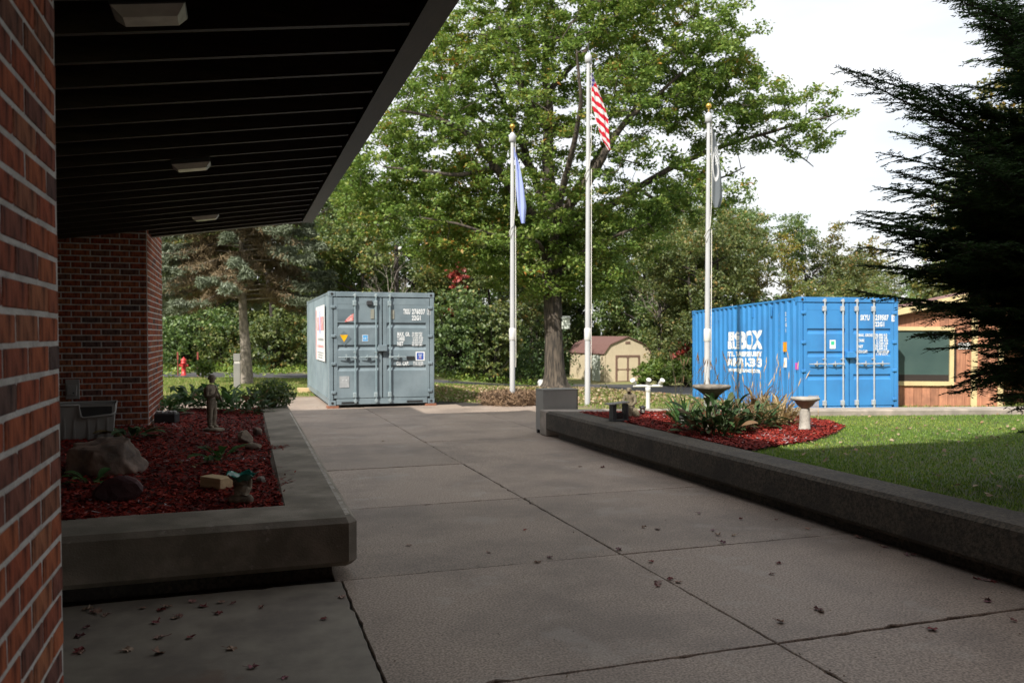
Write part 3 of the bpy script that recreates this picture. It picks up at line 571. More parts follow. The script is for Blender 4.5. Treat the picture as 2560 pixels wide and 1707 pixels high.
# ------------------------------------------------------------ shipping containers
HW, CL, CH = 1.219, 6.058, 2.591
CP = .278
def corr(x, d=.036):
    """corrugation depth at distance x along the wall"""
    t = (x % CP) / CP
    if t < .26: return 0.
    if t < .5: return d * (t - .26) / .24
    if t < .76: return d
    return d * (1 - (t - .76) / .24)
def container(loc, rz_, rx, paint, label, barx, hand, gmat, ribs):
    t = empty('shipping_container', loc, rz_, label, 'shipping container', rx=rx)
    for x in (-1, 1):
        for y in (0, 1):
            MB().box(x * HW - (.0 if x < 0 else .10), x * HW + (.10 if x < 0 else 0.), y * CL - (.0 if y == 0 else .12), y * CL + (.12 if y == 0 else 0), .118, CH - .118, ch=.012).build('corner_post', paint, t)
            for z in (0, CH - .118):
                c = MB().box(x * (HW + .004) - (0 if x < 0 else .162), x * (HW + .004) + (.162 if x < 0 else 0), y * CL - (.006 if y == 0 else .172), y * CL + (.178 if y == 0 else .006), z, z + .118, ch=.008).build('corner_casting', paint, t)
                if y == 0:
                    MB().lathe([(.024, -.002), (.03, .0), (.03, .004)], 10, XF((x * (HW - .078), -.0085, z + .06), (R(90), 0, 0))).build('casting_hole', M_black, c)
    MB().box(-HW + .162, HW - .162, -.004, .11, CH - .115, CH - .004, ch=.006).build('door_header', paint, t)
    sl_ = MB().box(-HW + .17, HW - .17, -.004, .12, .02, .15, ch=.006).build('door_sill', paint, t)
    for sx in (-.75, .75): MB().box(sx - .19, sx + .19, -.006, .02, .035, .085).build('fork_pocket', M_black, sl_)
    for x in (-1, 1):
        MB().tube([(x * (HW - .03), .17, CH - .03), (x * (HW - .03), CL - .17, CH - .03)], .03, 4, smooth=False).build('top_rail', paint, t)
        MB().box(x * HW - (.0 if x < 0 else .05), x * HW + (.05 if x < 0 else 0), .17, CL - .17, .03, .17).build('bottom_rail', paint, t)
        m = MB(); ys = [.12]; 
        while ys[-1] < CL - .12:
            c0 = math.floor((ys[-1] + 1e-6) / CP) * CP; nxt = [c0 + CP * q for q in (.26, .5, .76, 1., 1.26)]
            ys.append(min(CL - .12, min(q for q in nxt if q > ys[-1] + 1e-4)))
        vs = []
        for y in ys:
            X_ = x * (HW - .012 - corr(y)); vs += [(X_, y, .16), (X_, y, CH - .045)]
        m.add(vs, [(2 * i, 2 * i + 2, 2 * i + 3, 2 * i + 1) if x > 0 else (2 * i, 2 * i + 1, 2 * i + 3, 2 * i + 2) for i in range(len(ys) - 1)])
        m.build('side_panel', paint, t)
    MB().box(-HW + .05, HW - .05, .12, CL - .12, CH - .04, CH - .012).build('roof_panel', paint, t)
    MB().box(-HW + .1, HW - .1, CL - .05, CL - .02, .118, CH - .1).build('end_wall', paint, t)
    MB().box(-HW + .05, HW - .05, .1, CL - .1, .1, .16).build('floor', M_plyd, t)
    MB().box(-HW + .10, HW - .10, .045, .075, .15, CH - .11).build('gasket', gmat, t)
    # doors
    dz0, dz1 = .165, CH - .135
    for s in (-1, 1):
        xa, xb = (-HW + .115, -.012) if s < 0 else (.012, HW - .115)
        m = MB(); fr = .085; y0 = .0
        px0, px1 = xa + fr, xb - fr
        m.box(xa, px0, y0, .045, dz0, dz1, ch=.004); m.box(px1, xb, y0, .045, dz0, dz1, ch=.004)
        zs = [dz0]; prof = [(dz0, y0 + .004)]
        for zc in sorted(CH - q for q in ribs):
            prof += [(zc - .085, y0 + .004), (zc - .035, y0 + .036), (zc + .028, y0 + .036), (zc + .036, y0 + .004)]
        prof.append((dz1, y0 + .004)); vs = []
        for z, y in prof: vs += [(px0 - .002, y, z), (px1 + .002, y, z)]
        m.add(vs, [(2 * i, 2 * i + 1, 2 * i + 3, 2 * i + 2) for i in range(len(prof) - 1)])
        m.box(px0, px1, y0 + .001, .03, dz0 + .002, dz0 + .11); m.box(px0, px1, y0 + .001, .03, dz1 - .15, dz1 - .002)
        d = m.build('door', paint, t)
        hx = xa - .01 if s < 0 else xb + .01
        for hz in (.30, .95, 1.58, 2.24):
            MB().box(hx - .055, hx + .055, -.028, .004, hz - .035, hz + .035, ch=.012).build('hinge', paint, d)
        for bx in barx:
            if (bx < 0) != (s < 0): continue
            MB().tube([(bx, -.045, .09), (bx, -.045, CH - .07)], .0175, 10).build('lock_bar', M_barm if paint is M_cblue else M_barg, d)
            fm = M_steel if paint is M_cblue else M_barg2
            for z in (.10, CH - .085): MB().box(bx - .04, bx + .04, -.055, -.006, z - .018, z + .018, ch=.005).box(bx - .022, bx + .022, -.065, -.02, z - .045, z + .045, ch=.006).build('bar_cam', fm, d)
            for z in (.235, CH - .26): MB().box(bx - .05, bx + .028, -.068, .0, z - .058, z + .058, ch=.008).build('bar_bracket', fm, d)
            MB().box(bx - .035, bx + .02, -.06, 0, 1.20, 1.225).build('bar_guide', fm, d)
        for bx, dr in hand:
            if (bx < 0) != (s < 0): continue
            k = MB(); k.tube([(bx, -.045, 1.095), (bx + dr * .12, -.07, 1.105), (bx + dr * .2, -.072, 1.10), (bx + dr * .38, -.055, 1.10)], [.016, .016, .013, .010], 8)
            k.box(bx + dr * .2 - .03, bx + dr * .2 + .03, -.055, 0, 1.07, 1.12, ch=.006); k.tube([(bx + dr * .2, -.06, 1.06), (bx + dr * .2, -.06, 1.165)], .014, 8)
            k.box(bx - .03, bx + .03, -.068, -.03, 1.07, 1.125, ch=.006); k.build('handle', M_steel if paint is M_cblue else M_barg2, d)
    lb = MB().box(-.11, .09, -.11, .0, 1.235, 1.375, ch=.008).build('lock_box', paint, t)
    MB().box(-.10, .08, -.095, -.01, 1.222, 1.2355).build('opening', M_black, lb)
    return t
M_barg = mat('container_grey_bar', (.24, .31, .335), (.17, .24, .265), 6, .4)
M_barg2 = mat('container_grey_fitting', (.33, .38, .39), (.2, .26, .28), 20, .45)
M_barm = mat('zinc_bar', (.52, .56, .58), (.42, .46, .49), 10, .38, metal=.2)
def door_of(t, side): return [c for c in t.children if c.name.startswith('door') and not c.name.startswith('door_')][0 if side < 0 else 1]
gc = container((-2.984, 18.887, .05), TH, 0, M_cgrey, 'grey-blue shipping container with a white banner on its side, doors facing the walk',
               (-.63, -.153, .168), [(-.63, -1), (-.153, -1), (.168, 1)], M_cseal, (.735, 1.245, 1.72))
bc = container((7.56, 18.31, -.09), R(10), R(-1.3), M_cblue, 'bright blue shipping container with white lettering beside the wooden building',
               (-.62, -.18, .166, .58), [(-.62, -1), (-.18, -1), (.166, 1), (.58, 1)], M_cseal, (.735, 1.245, 1.76))
YD = -.0025
def gx_(px): return (px - 530) / (1690 - 530) * 2.438 - 1.219
def gz_(py): return 2.591 - (py - 140) / (1385 - 140) * 2.591
def bx_(px): return (px - 825) / (1515 - 825) * 2.438 - 1.219
def bz_(py): return 2.591 - (py - 118) / (870 + 45 - 118) * 2.591
M_txt = mat('white_lettering', (.78, .80, .80), (.68, .70, .70), 40, .5)
def tx(root, body, x, z, size, side=1, sx=.62, bold=.018, y=YD, sp=1.12, shear=0., fit=None):
    text(body, size, M_txt, door_of(root, side), (x, y, z), sx=sx, bold=size * .042, sp=sp, shear=shear, fit=fit)
gd = door_of(gc, 1); gl_ = door_of(gc, -1)
tx(gc, 'TKIU', gx_(1340), gz_(378), .160, fit=0.1681); tx(gc, '276037', gx_(1437), gz_(378), .160, fit=0.3153); tx(gc, '7', gx_(1618), gz_(376), .135, fit=0.0336)
b = MB(); xa, xb, za, zb = gx_(1608), gx_(1645), gz_(384), gz_(322)
for q in ((xa, xb, za, za + .008), (xa, xb, zb - .008, zb), (xa, xa + .008, za + .009, zb - .009), (xb - .008, xb, za + .009, zb - .009)): b.box(q[0], q[1], YD - .0005, YD, q[2], q[3])
b.build('lettering', M_txt, gd)
tx(gc, '22G1', gx_(1437), gz_(446), .150, fit=0.2060)
for a_, y_, w_ in (('MAX. GR.', 625, 0.2984), ('TARE', 675, 0.1765), ('NET', 730, 0.1429)): tx(gc, a_, gx_(1272), gz_(y_), .125, fit=w_)
for i, s_ in enumerate(('30.480 KGS', '67.200 LBS', ' 2.230 KGS', ' 4.920 LBS', '28.250 KGS', '62.280 LBS')): tx(gc, s_, gx_(1437), gz_(602 + i * 26), .058, fit=0.2417)
tx(gc, 'CU. CAP.', gx_(1262), gz_(950), .125, fit=0.2942)
for i, s_ in enumerate(('33.2 CU.M.', '1.172 CU.FT.')): tx(gc, s_, gx_(1448), gz_(930 + i * 26), .06, fit=0.2417)
def plate(root, side, x0, x1, z0, z1, m, name='sticker', th=.003, y=-.0015):
    return MB().box(x0, x1, y - th, y, z0, z1).build(name, m, door_of(root, side))
M_blue_st = mat('blue_sticker', (.10, .38, .72), None, 9, .4); M_navy = mat('navy_sticker', (.03, .09, .40), None, 9, .4); M_yel = mat('yellow_sticker', (.85, .45, .01), None, 9, .4)
M_orange = mat('orange_sticker', (.80, .35, .02), None, 9, .4); M_pink = mat('pink_sticker', (.62, .09, .50), None, 9, .5); M_green = mat('green_sticker', (.05, .55, .33), None, 9, .4)
M_faded = mat('faded_patch', (.10, .135, .155), (.13, .17, .19), 5, .5); M_beige = mat('beige_plate', (.30, .30, .25), (.22, .22, .18), 9, .5); M_redst = mat('red_sticker', (.6, .09, .09), (.75, .6, .55), 30, .5)
dd = gx_(693); zc = gz_(650)
MB().add([(dd - .17, -.003, zc), (dd, -.003, zc - .17), (dd + .17, -.003, zc), (dd, -.003, zc + .17)], [(0, 1, 2, 3)]).build('faded_diamond', M_faded, gl_)
MB().add([(dd - .09, -.005, zc + .078), (dd, -.005, zc - .085), (dd + .09, -.005, zc + .078)], [(0, 1, 2)]).build('sticker', M_yel, gl_)
plate(gc, -1, gx_(890), gx_(952), gz_(685), gz_(612), M_sticker); plate(gc, -1, gx_(894), gx_(948), gz_(681), gz_(616), M_blue_st, y=-.0048, th=.001)
text('1.2', .07, M_txt, gl_, (gx_(900), -.0065, gz_(662)), sx=.8, bold=.002)
plate(gc, -1, gx_(628), gx_(800), gz_(455), gz_(330), M_faded, 'faded_patch', th=.001)
xx = gx_(750); zz_ = gz_(430)
MB().add([(xx - .11, -.005, zz_ - .09), (xx + .09, -.005, zz_ - .055), (xx + .10, -.005, zz_ + .11), (xx + .03, -.005, zz_ + .07), (xx - .06, -.005, zz_ - .01)], [(0, 1, 2, 3, 4)]).build('torn_sticker', M_redst, gl_)
plate(gc, -1, gx_(642), gx_(746), gz_(1188), gz_(1062), M_steel, 'data_plate')
for q in (680, 716): MB().lathe([(.012, 0), (.012, .004), (.006, .006)], 8, XF((gx_(q), -.0045, gz_(1108)), (R(90), 0, 0))).build('rivet', M_txt, gl_)
vb = MB().box(gx_(935), gx_(1000), -.05, .0, gz_(290), gz_(235), ch=.018).build('vent', M_dgreym, gl_)
plate(gc, -1, gx_(980), gx_(1020), gz_(435), gz_(330), M_beige, 'marker_plate', th=.006); plate(gc, 1, gx_(1204), gx_(1240), gz_(435), gz_(335), M_beige, 'marker_plate', th=.006)
plate(gc, 1, gx_(1478), gx_(1580), gz_(900), gz_(800), M_sticker); plate(gc, 1, gx_(1490), gx_(1566), gz_(888), gz_(812), M_navy, y=-.0048, th=.001)
for i, w_ in enumerate((.045, .03)): MB().box(gx_(1528) - w_, gx_(1528) + w_, -.0068, -.006, gz_(838 + 20 * i), gz_(830 + 20 * i)).build('sticker', M_txt, gd)
MB().box(gx_(1528) - .03, gx_(1528) + .03, -.0068, -.006, gz_(874), gz_(866)).build('sticker', M_redst, gd)
plate(gc, 1, gx_(1375), gx_(1462), gz_(880), gz_(850), M_black, 'handle_catch', th=.03)
# banner on the grey container's side
xs_ = -HW + .008
def side_card(root, y0, y1, z0, z1, m, off, name='banner', wav=.012):
    n = 14; vs = []
    for i in range(n + 1):
        y = y0 + (y1 - y0) * i / n; vs += [(-HW - .004 - off - wav * (.5 + .5 * math.sin(i * 2.2)), y, z0), (-HW - .004 - off - wav * (.5 + .5 * math.sin(i * 2.2 + .5)), y, z1)]
    return vs, [(2 * i, 2 * i + 1, 2 * i + 3, 2 * i + 2) for i in range(n)]
def banner(y0, y1, z0, z1, m, off, parent, name):
    vs, fs = side_card(None, y0, y1, z0, z1, m, off); return MB().add(vs, fs).build(name, m, parent)
bn = banner(.75, 3.05, .98, 2.32, M_sticker, .0, gc, 'banner')
M_bred = mat('banner_red', (.55, .16, .16), (.75, .45, .45), 5, .5); M_bblue = mat('banner_blue', (.20, .25, .5), (.4, .44, .62), 5, .5); M_bgrey = mat('banner_grey', (.35, .36, .36), None, 5, .5)
for (y0, y1, z0, z1, m_) in ((1.05, 1.75, 1.72, 2.05, M_bred), (2.0, 2.6, 1.72, 2.05, M_bred), (1.75, 2.0, 1.64, 2.2, M_bblue), (1.1, 2.5, 1.47, 1.53, M_bgrey), (1.1, 2.6, 1.30, 1.36, M_bred), (1.1, 2.6, 1.16, 1.19, M_bgrey), (1.2, 2.5, 1.10, 1.13, M_bgrey), (1.3, 2.5, 1.04, 1.07, M_bgrey), (2.86, 2.95, 1.0, 2.25, M_bred)):
    banner(y0, y1, z0, z1, m_, .006, bn, 'print')
# blue door lettering
bd = door_of(bc, 1)
tx(bc, 'SKYU', bx_(1246), bz_(275), .165, shear=.1, fit=0.2332); tx(bc, '259507', bx_(1350), bz_(275), .165, shear=.15, fit=0.3392); text('1', .13, M_cblue, door_of(bc, 1), (bx_(1470), -.0065, bz_(275)), fit=.02, bold=.003)
plate(bc, 1, bx_(1466), bx_(1486), bz_(284), bz_(238), M_sticker, th=.001)
tx(bc, '22G1', bx_(1350), bz_(318), .145, fit=0.2261)
for i, (a_, y_) in enumerate((('MAX. GROSS', 388), ('TARE', 424), ('NET', 466), ('CU.CAP.', 500))): tx(bc, a_, bx_(1233), bz_(y_), .085, sx=.66)
for i, s_ in enumerate(('30.480 KG', '67.200 LB', ' 2.160 KG', ' 4.760 LB', '28.320 KG', '62.440 LB', '  33.2 CU.M', ' 1.170 CU.FT')): tx(bc, s_, bx_(1350), bz_(385 + i * 19), .072, fit=0.2968)
plate(bc, -1, bx_(1034), bx_(1074), bz_(472), bz_(412), M_sticker); plate(bc, -1, bx_(1042), bx_(1066), bz_(446), bz_(420), M_green, y=-.0048, th=.001)
def sidetext(root, body, y, z, size, sx, bold, m, cuts=True, sp=1.0, fit=None):
    """lettering that follows the corrugated left wall (reads towards the doors)"""
    me = text(body, size, m, None, None, bold=bold, sx=sx, sp=sp, raw=True, fit=fit); bm = bmesh.new(); bm.from_mesh(me)
    w_ = max(v.co.x for v in bm.verts)
    kn = []
    y_ = math.floor((y - w_) / CP) * CP
    while y_ < y + CP: kn += [y_, y_ + .26 * CP, y_ + .5 * CP, y_ + .76 * CP]; y_ += CP
    for q in kn:
        xq = y - q
        if 0 < xq < w_: bmesh.ops.bisect_plane(bm, geom=bm.verts[:] + bm.edges[:] + bm.faces[:], plane_co=(xq, 0, 0), plane_no=(1, 0, 0))
    for v in bm.verts:
        yy = y - v.co.x; v.co = Vector((-(HW - .012 - corr(yy)) - .004, yy, z + v.co.y))
    bm.to_mesh(me); bm.free(); sp_ = [c for c in root.children if c.name.startswith('side_panel')][0]
    return link('lettering', me, m, sp_)
sidetext(bc, 'BIG', 3.62, 1.69, .29, .75, .016, M_txt, fit=.60); sidetext(bc, 'BLUE', 3.66, 1.47, .26, .66, .014, M_txt, fit=.64)
sidetext(bc, 'BOX', 2.98, 1.47, .60, .68, .026, M_txt, fit=1.18)
sidetext(bc, 'STEEL TRANSP. SECURITY', 3.72, 1.27, .165, .60, .009, M_txt, fit=1.9); sidetext(bc, '981-781-3313', 3.72, 1.02, .28, .74, .014, M_txt, fit=1.9); sidetext(bc, 'www.bigbluebox.com', 3.64, .87, .16, .70, .007, M_txt, fit=1.75)
for i, ch in enumerate('SKYU259507'): sidetext(bc, ch, .98, 2.20 - i * .125, .115, .75, .004, M_txt)
for i, ch in enumerate('22G1'): sidetext(bc, ch, .62, 2.20 - i * .125, .115, .75, .004, M_txt)
sd_ = [c for c in bc.children if c.name.startswith('side_panel')][0]
MB().box(-HW + .004, -HW + .008, .55, .72, 1.38, 1.60).build('sticker', M_orange, sd_)
MB().box(-HW + .004, -HW + .008, .55, .68, 1.02, 1.24).build('sticker', M_sticker, sd_)
MB().box(-HW - .006, -HW - .002, .02, .16, .98, 1.13).build('sticker', M_pink, bc)
for y in (1.25, 2.2, 4.2): MB().box(-HW - .001, -HW + .02, y, y + .08, 2.22, 2.46, ch=.004).build('vent', M_cblue, sd_)
# blocks
def thing_mb(mb, name, m, loc, label, cat, group=None, rz_=0.):
    o = mb.build(name, m, None, loc=loc, rot=(0, 0, rz_)); return tag(o, label, cat, group)
for dx, lab_ in ((-1.13, 'red-brown timber block under the left front corner of the grey container'), (1.13, 'red-brown timber block under the right front corner of the grey container')):
    p = Vector((-2.984, 18.887, 0)) + Vector((dx * CS, dx * SN, 0)); thing_mb(MB().box(-.13, .13, -.03, .2, -.005, .047, ch=.004), 'wood_block', M_lumber2, (p.x, p.y, 0), lab_, 'wood block', None, TH)
p = Vector((-2.984, 18.887, 0)) + Vector((-1.2 * CS - 5.6 * -0 + -SN * 5.6, -1.2 * SN + CS * 5.6, 0))
thing_mb(MB().box(-.32, .25, -.1, .1, -.03, .06, ch=.004).box(-.34, .2, -.09, .09, .062, .125, ch=.004), 'wood_block', M_lumber, (p.x, p.y, 0), 'stacked yellow timber offcuts under the rear corner of the grey container', 'wood block', None, TH)
# ------------------------------------------------------------ flagpoles
def pole(X, Y, top, z0, label, ball, flagz):
    t = empty('flagpole', (X, Y, z0), 0, label, 'flagpole', 'white flagpoles'); h = top - z0
    MB().tube([(0, 0, 0), (0, 0, 1.6)], .066, 20).build('lower_shaft', M_alu, t)
    MB().tube([(0, 0, 1.6), (0, 0, h - .12)], [.061, .042], 20).build('upper_shaft', M_alu, t)
    MB().lathe([(.075, 1.56), (.082, 1.57), (.082, 1.83), (.072, 1.85)], 20).build('collar', M_white, t)
    MB().lathe([(.05, h - .14), (.082, h - .12), (.085, h + .02), (.06, h + .06), (.02, h + .10)], 16).build('truck', M_greyt, t)
    if ball:
        MB().lathe([(.012, h + .1), (.014, h + .17), (.012, h + .18)], 8).build('spindle', M_gold, t)
        MB().lathe([(.005, h + .175)] + [(.065 * math.sin(q), h + .24 - .065 * math.cos(q)) for q in np.linspace(.3, 3.0, 9)] + [(.003, h + .305)], 16).build('ball', M_gold, t)
    else: MB().tube([(0, 0, h + .06), (0, 0, h + .2), (0, 0, h + .3)], [.012, .012, .02], 6).build('spindle', M_dgreym, t)
    pts = [(.07, -.02, h - .1), (.075, -.03, flagz - z0), (.03, -.085, flagz - z0 - .55), (-.08, -.03, flagz - z0 - .75), (-.05, -.06, flagz - z0 - .9), (.075, -.04, flagz - z0 - .6), (.085, -.03, 1.2), (.08, -.02, .9)]
    MB().tube(pts, .008, 5).build('halyard', M_rope, t); return t
M_greyt = mat('truck_grey', (.50, .51, .53), None, 9, .4)
PA = D(1281, 345, 20.0); PB = D(1469, 150, 19.6); PC = D(1768, 296, 19.0)
pole(PA.x, PA.y, PA.z, -.03, 'flagpole with straw ring at its foot, gold ball and pale blue flag', True, 4.9)
pole(PB.x, PB.y, PB.z, -.03, 'tallest flagpole, in the middle, flying the striped flag', False, 6.2)
pole(PC.x, PC.y, PC.z, -.05, 'flagpole with gold ball in front of the blue container, grey flag', True, 4.7)
def flag(name, px, Z, pts, m, label, thick=.0, nseg=26, folds=4, amp=.05):
    """hanging flag: pts = rows (py, x_left_px, x_right_px), draped in depth folds"""
    rows = []; P = np.array(pts, float)
    for i in range(nseg + 1):
        py = P[0, 0] + (P[-1, 0] - P[0, 0]) * i / nseg; rows.append((py, np.interp(py, P[:, 0], P[:, 1]), np.interp(py, P[:, 0], P[:, 2])))
    nx = 14; V = []; U = []
    for i, (py, a_, b_) in enumerate(rows):
        for j in range(nx + 1):
            s = j / nx; q = D(a_ + (b_ - a_) * s, py, Z); q.y += amp * math.sin(s * math.pi * folds + i * .22) * (.25 + .75 * s) - .02; V.append(tuple(q)); U.append((s, 1 - i / nseg))
    F = [(i * (nx + 1) + j, i * (nx + 1) + j + 1, (i + 1) * (nx + 1) + j + 1, (i + 1) * (nx + 1) + j) for i in range(nseg) for j in range(nx)]
    c = Vector(V[0]); me = bpy.data.meshes.new(name); me.from_pydata([tuple(Vector(p) - c) for p in V], [], F); ul = me.uv_layers.new(name='UVMap')
    for lp in me.loops: ul.data[lp.index].uv = U[lp.vertex_index]
    me.polygons.foreach_set('use_smooth', [True] * len(me.polygons)); o = link(name, me, m, None, loc=c); return tag(o, label, 'flag')
def clothmat(name):
    m = bpy.data.materials.new(name); m.use_nodes = True; t = m.node_tree; t.nodes.remove(t.nodes['Principled BSDF']); d = N(t, 'ShaderNodeBsdfDiffuse'); tr = N(t, 'ShaderNodeBsdfTranslucent'); x = N(t, 'ShaderNodeMixShader'); x.inputs[0].default_value = .35
    k = t.links.new; k(d.outputs[0], x.inputs[1]); k(tr.outputs[0], x.inputs[2]); k(x.outputs[0], t.nodes['Material Output'].inputs[0]); return m, t, d, tr
def math_(t, op, a, b=None, c=None):
    n_ = N(t, 'ShaderNodeMath'); n_.operation = op
    for i, q in enumerate((a, b, c)):
        if q is None: continue
        if hasattr(q, 'links') or hasattr(q, 'is_linked'): t.links.new(q, n_.inputs[i])
        else: n_.inputs[i].default_value = q
    return n_.outputs[0]
def mixc(t, f, a, b):
    n_ = N(t, 'ShaderNodeMixRGB')
    for i, q in enumerate((f, a, b)):
        if isinstance(q, tuple): n_.inputs[i].default_value = (*q, 1)
        elif isinstance(q, float): n_.inputs[i].default_value = q
        else: t.links.new(q, n_.inputs[i])
    return n_.outputs[0]
# striped flag: stripes run obliquely because the cloth hangs by one corner
m, t, d, tr = clothmat('striped_flag'); uvn = N(t, 'ShaderNodeTexCoord'); sx_ = N(t, 'ShaderNodeSeparateXYZ'); t.links.new(uvn.outputs['UV'], sx_.inputs[0])
q = math_(t, 'MULTIPLY_ADD', sx_.outputs[0], .16, sx_.outputs[1]); nz = N(t, 'ShaderNodeTexNoise'); nz.inputs['Scale'].default_value = 3.5; t.links.new(uvn.outputs['UV'], nz.inputs[0])
q = math_(t, 'MULTIPLY_ADD', nz.outputs[0], .10, q); st = math_(t, 'GREATER_THAN', math_(t, 'FRACT', math_(t, 'MULTIPLY', q, 7.2)), .5)
col = mixc(t, st, (.62, .03, .05), (.78, .76, .76)); can = math_(t, 'GREATER_THAN', math_(t, 'MULTIPLY_ADD', sx_.outputs[0], -.10, sx_.outputs[1]), .80)
vo = N(t, 'ShaderNodeTexVoronoi'); vo.inputs['Scale'].default_value = 15; vo.inputs['Randomness'].default_value = .2; t.links.new(uvn.outputs['UV'], vo.inputs['Vector'])
star = math_(t, 'LESS_THAN', vo.outputs['Distance'], .28); cc = mixc(t, star, (.10, .08, .30), (.75, .75, .8)); col = mixc(t, can, col, cc)
t.links.new(col, d.inputs[0]); t.links.new(col, tr.inputs[0])
flag('flag', 0, 19.6, [(190, 1475, 1478), (222, 1475, 1492), (260, 1476, 1506), (300, 1487, 1518), (345, 1500, 1520), (379, 1518, 1524)], m, 'red and white striped flag with starred canton hanging from the middle pole')
m, t, d, tr = clothmat('pale_blue_flag')
for q in (d, tr): q.inputs[0].default_value = (.48, .56, .92, 1)
flag('flag', 0, 20.0, [(372, 1284, 1286), (420, 1288, 1299), (470, 1290, 1309), (520, 1294, 1316), (560, 1303, 1312)], m, 'plain pale blue flag hanging from the left pole', folds=3)
m, t, d, tr = clothmat('grey_flag'); uvn = N(t, 'ShaderNodeTexCoord'); sx_ = N(t, 'ShaderNodeSeparateXYZ'); t.links.new(uvn.outputs['UV'], sx_.inputs[0])
du = math_(t, 'MULTIPLY', math_(t, 'SUBTRACT', sx_.outputs[0], .45), .55); dv = math_(t, 'SUBTRACT', sx_.outputs[1], .50)
rr = math_(t, 'SQRT', math_(t, 'ADD', math_(t, 'MULTIPLY', du, du), math_(t, 'MULTIPLY', dv, dv)))
ring = math_(t, 'MULTIPLY', math_(t, 'GREATER_THAN', rr, .13), math_(t, 'LESS_THAN', rr, .18)); col = mixc(t, ring, (.19, .21, .225), (.75, .75, .75))
inn = math_(t, 'LESS_THAN', rr, .10); col = mixc(t, inn, col, (.11, .125, .135))
st = math_(t, 'MULTIPLY', math_(t, 'GREATER_THAN', math_(t, 'FRACT', math_(t, 'MULTIPLY', math_(t, 'MULTIPLY_ADD', sx_.outputs[0], -.2, sx_.outputs[1]), 26.)), .5), math_(t, 'MULTIPLY', math_(t, 'GREATER_THAN', sx_.outputs[1], .52), math_(t, 'GREATER_THAN', sx_.outputs[0], .55)))
st = math_(t, 'MULTIPLY', st, math_(t, 'LESS_THAN', sx_.outputs[1], .74)); col = mixc(t, st, col, (.72, .73, .74)); t.links.new(col, d.inputs[0]); t.links.new(col, tr.inputs[0])
flag('flag', 0, 19.0, [(318, 1774, 1777), (380, 1774, 1790), (440, 1775, 1800), (500, 1777, 1805), (521, 1782, 1796)], m, 'dark grey flag with a white ring hanging from the right pole', folds=3)
# straw ring
sr = thing_mb(MB().lathe([(.38, -.02), (.62, -.01), (.72, .08), (.66, .19), (.50, .24), (.36, .16), (.34, 0)], 28, wob=.04), 'straw_ring', M_straw, (PA.x, PA.y - .3, -.02), 'ring of brown straw round the foot of the left flagpole', 'straw')
n = 9000; a = rng.uniform(0, 6.28, n); r_ = .53 + rng.normal(0, .12, n); C = np.stack([r_ * np.cos(a), r_ * np.sin(a), .0 + .30 * rng.random(n)], -1); dr_ = rdir(n, .35)
tag(link('straw', cards('straw', C, dr_ * .08, perp(dr_) * .006, 0, 'rect'), M_strawb, sr), kind='stuff')
# T post with three floodlights
FP = Vector(((1620.5 - 1280) / FPX * 17.5, 17.5, -.02)); fl = empty('floodlight_post', FP, 0, 'white T-shaped post carrying three small round floodlights', 'floodlight')
MB().tube([(0, 0, 0), (0, 0, .555)], .045, 16).build('post', M_white, fl)
MB().lathe([(.05, .47), (.056, .475), (.056, .555), (.05, .56)], 16).build('coupling', M_white, fl)
MB().tube([(-.32, 0, .585), (.31, .02, .588)], .027, 12).build('crossbar', M_white, fl)
for dx, ang in ((-.30, (-.6, -.9)), (.0, (.1, -.8)), (.27, (.5, -.9))):
    dirv = Vector((ang[0], ang[1], .9)).normalized(); bs = Vector((dx, 0, .61)); q = dirv.to_track_quat('Z', 'Y').to_matrix().to_4x4(); Mx = Matrix.Translation(bs + Vector((0, 0, .05))) @ q
    lh = MB().lathe([(.02, -.06), (.04, -.05), (.05, .06), (.056, .085)], 14, Mx).build('lamp_head', M_greym if dx == 0 else M_white, fl)
    MB().lathe([(.054, .086), (.05, .092)], 14, Mx).build('lens', M_white, lh); MB().tube([bs - Vector((0, 0, .02)), bs + Vector((0, 0, .05))], .012, 6).build('knuckle', M_steel, fl)
# ------------------------------------------------------------ grey utility box at the wall corner
ub = empty('utility_box', tuple(uv(12.70, 4.80, 0)), TH, 'grey metal utility cabinet at the corner of the dark planter wall', 'cabinet')
MB().box(0, .60, 0, .37, .06, .735, ch=.004).build('body', M_greym, ub); MB().box(-.006, .62, -.006, .376, .7355, .75, ch=.003).build('lid', M_greym, ub)
MB().box(.601, .625, .01, .36, .28, .74, ch=.004).build('end_flange', M_dgreym, ub)
for q in ((.03, .03), (.55, .03), (.03, .32)): MB().box(q[0] - .025, q[0] + .025, q[1] - .025, q[1] + .025, 0, .0595).build('foot', M_dgreym, ub)
# ------------------------------------------------------------ garden things, left bed
def LP(px, py, z=.405): return G(px, py, z)
p = LP(210, 1098); bn_ = empty('storage_bin', (p.x, p.y, .39), TH + .1, 'grey plastic bin with a notched rim behind the big boulder', 'bin')
h = .44; A_ = [(-.36, -.2), (.30, -.2), (.30, .22), (-.36, .22)]; B_ = [(-.40, -.23), (.335, -.23), (.335, .25), (-.40, .25)]
m = MB(); o_ = [(x, y, 0) for x, y in A_] + [(x, y, h) for x, y in B_] + [(x * .93, y * .9, .02) for x, y in A_] + [(x * .94, y * .9, h) for x, y in B_]
m.add(o_, [(0, 1, 5, 4), (1, 2, 6, 5), (2, 3, 7, 6), (3, 0, 4, 7), (8, 12, 13, 9), (9, 13, 14, 10), (10, 14, 15, 11), (11, 15, 12, 8), (11, 10, 9, 8), (0, 3, 2, 1)]); m.build('tub', M_greym, bn_)
m = MB(); zr = h
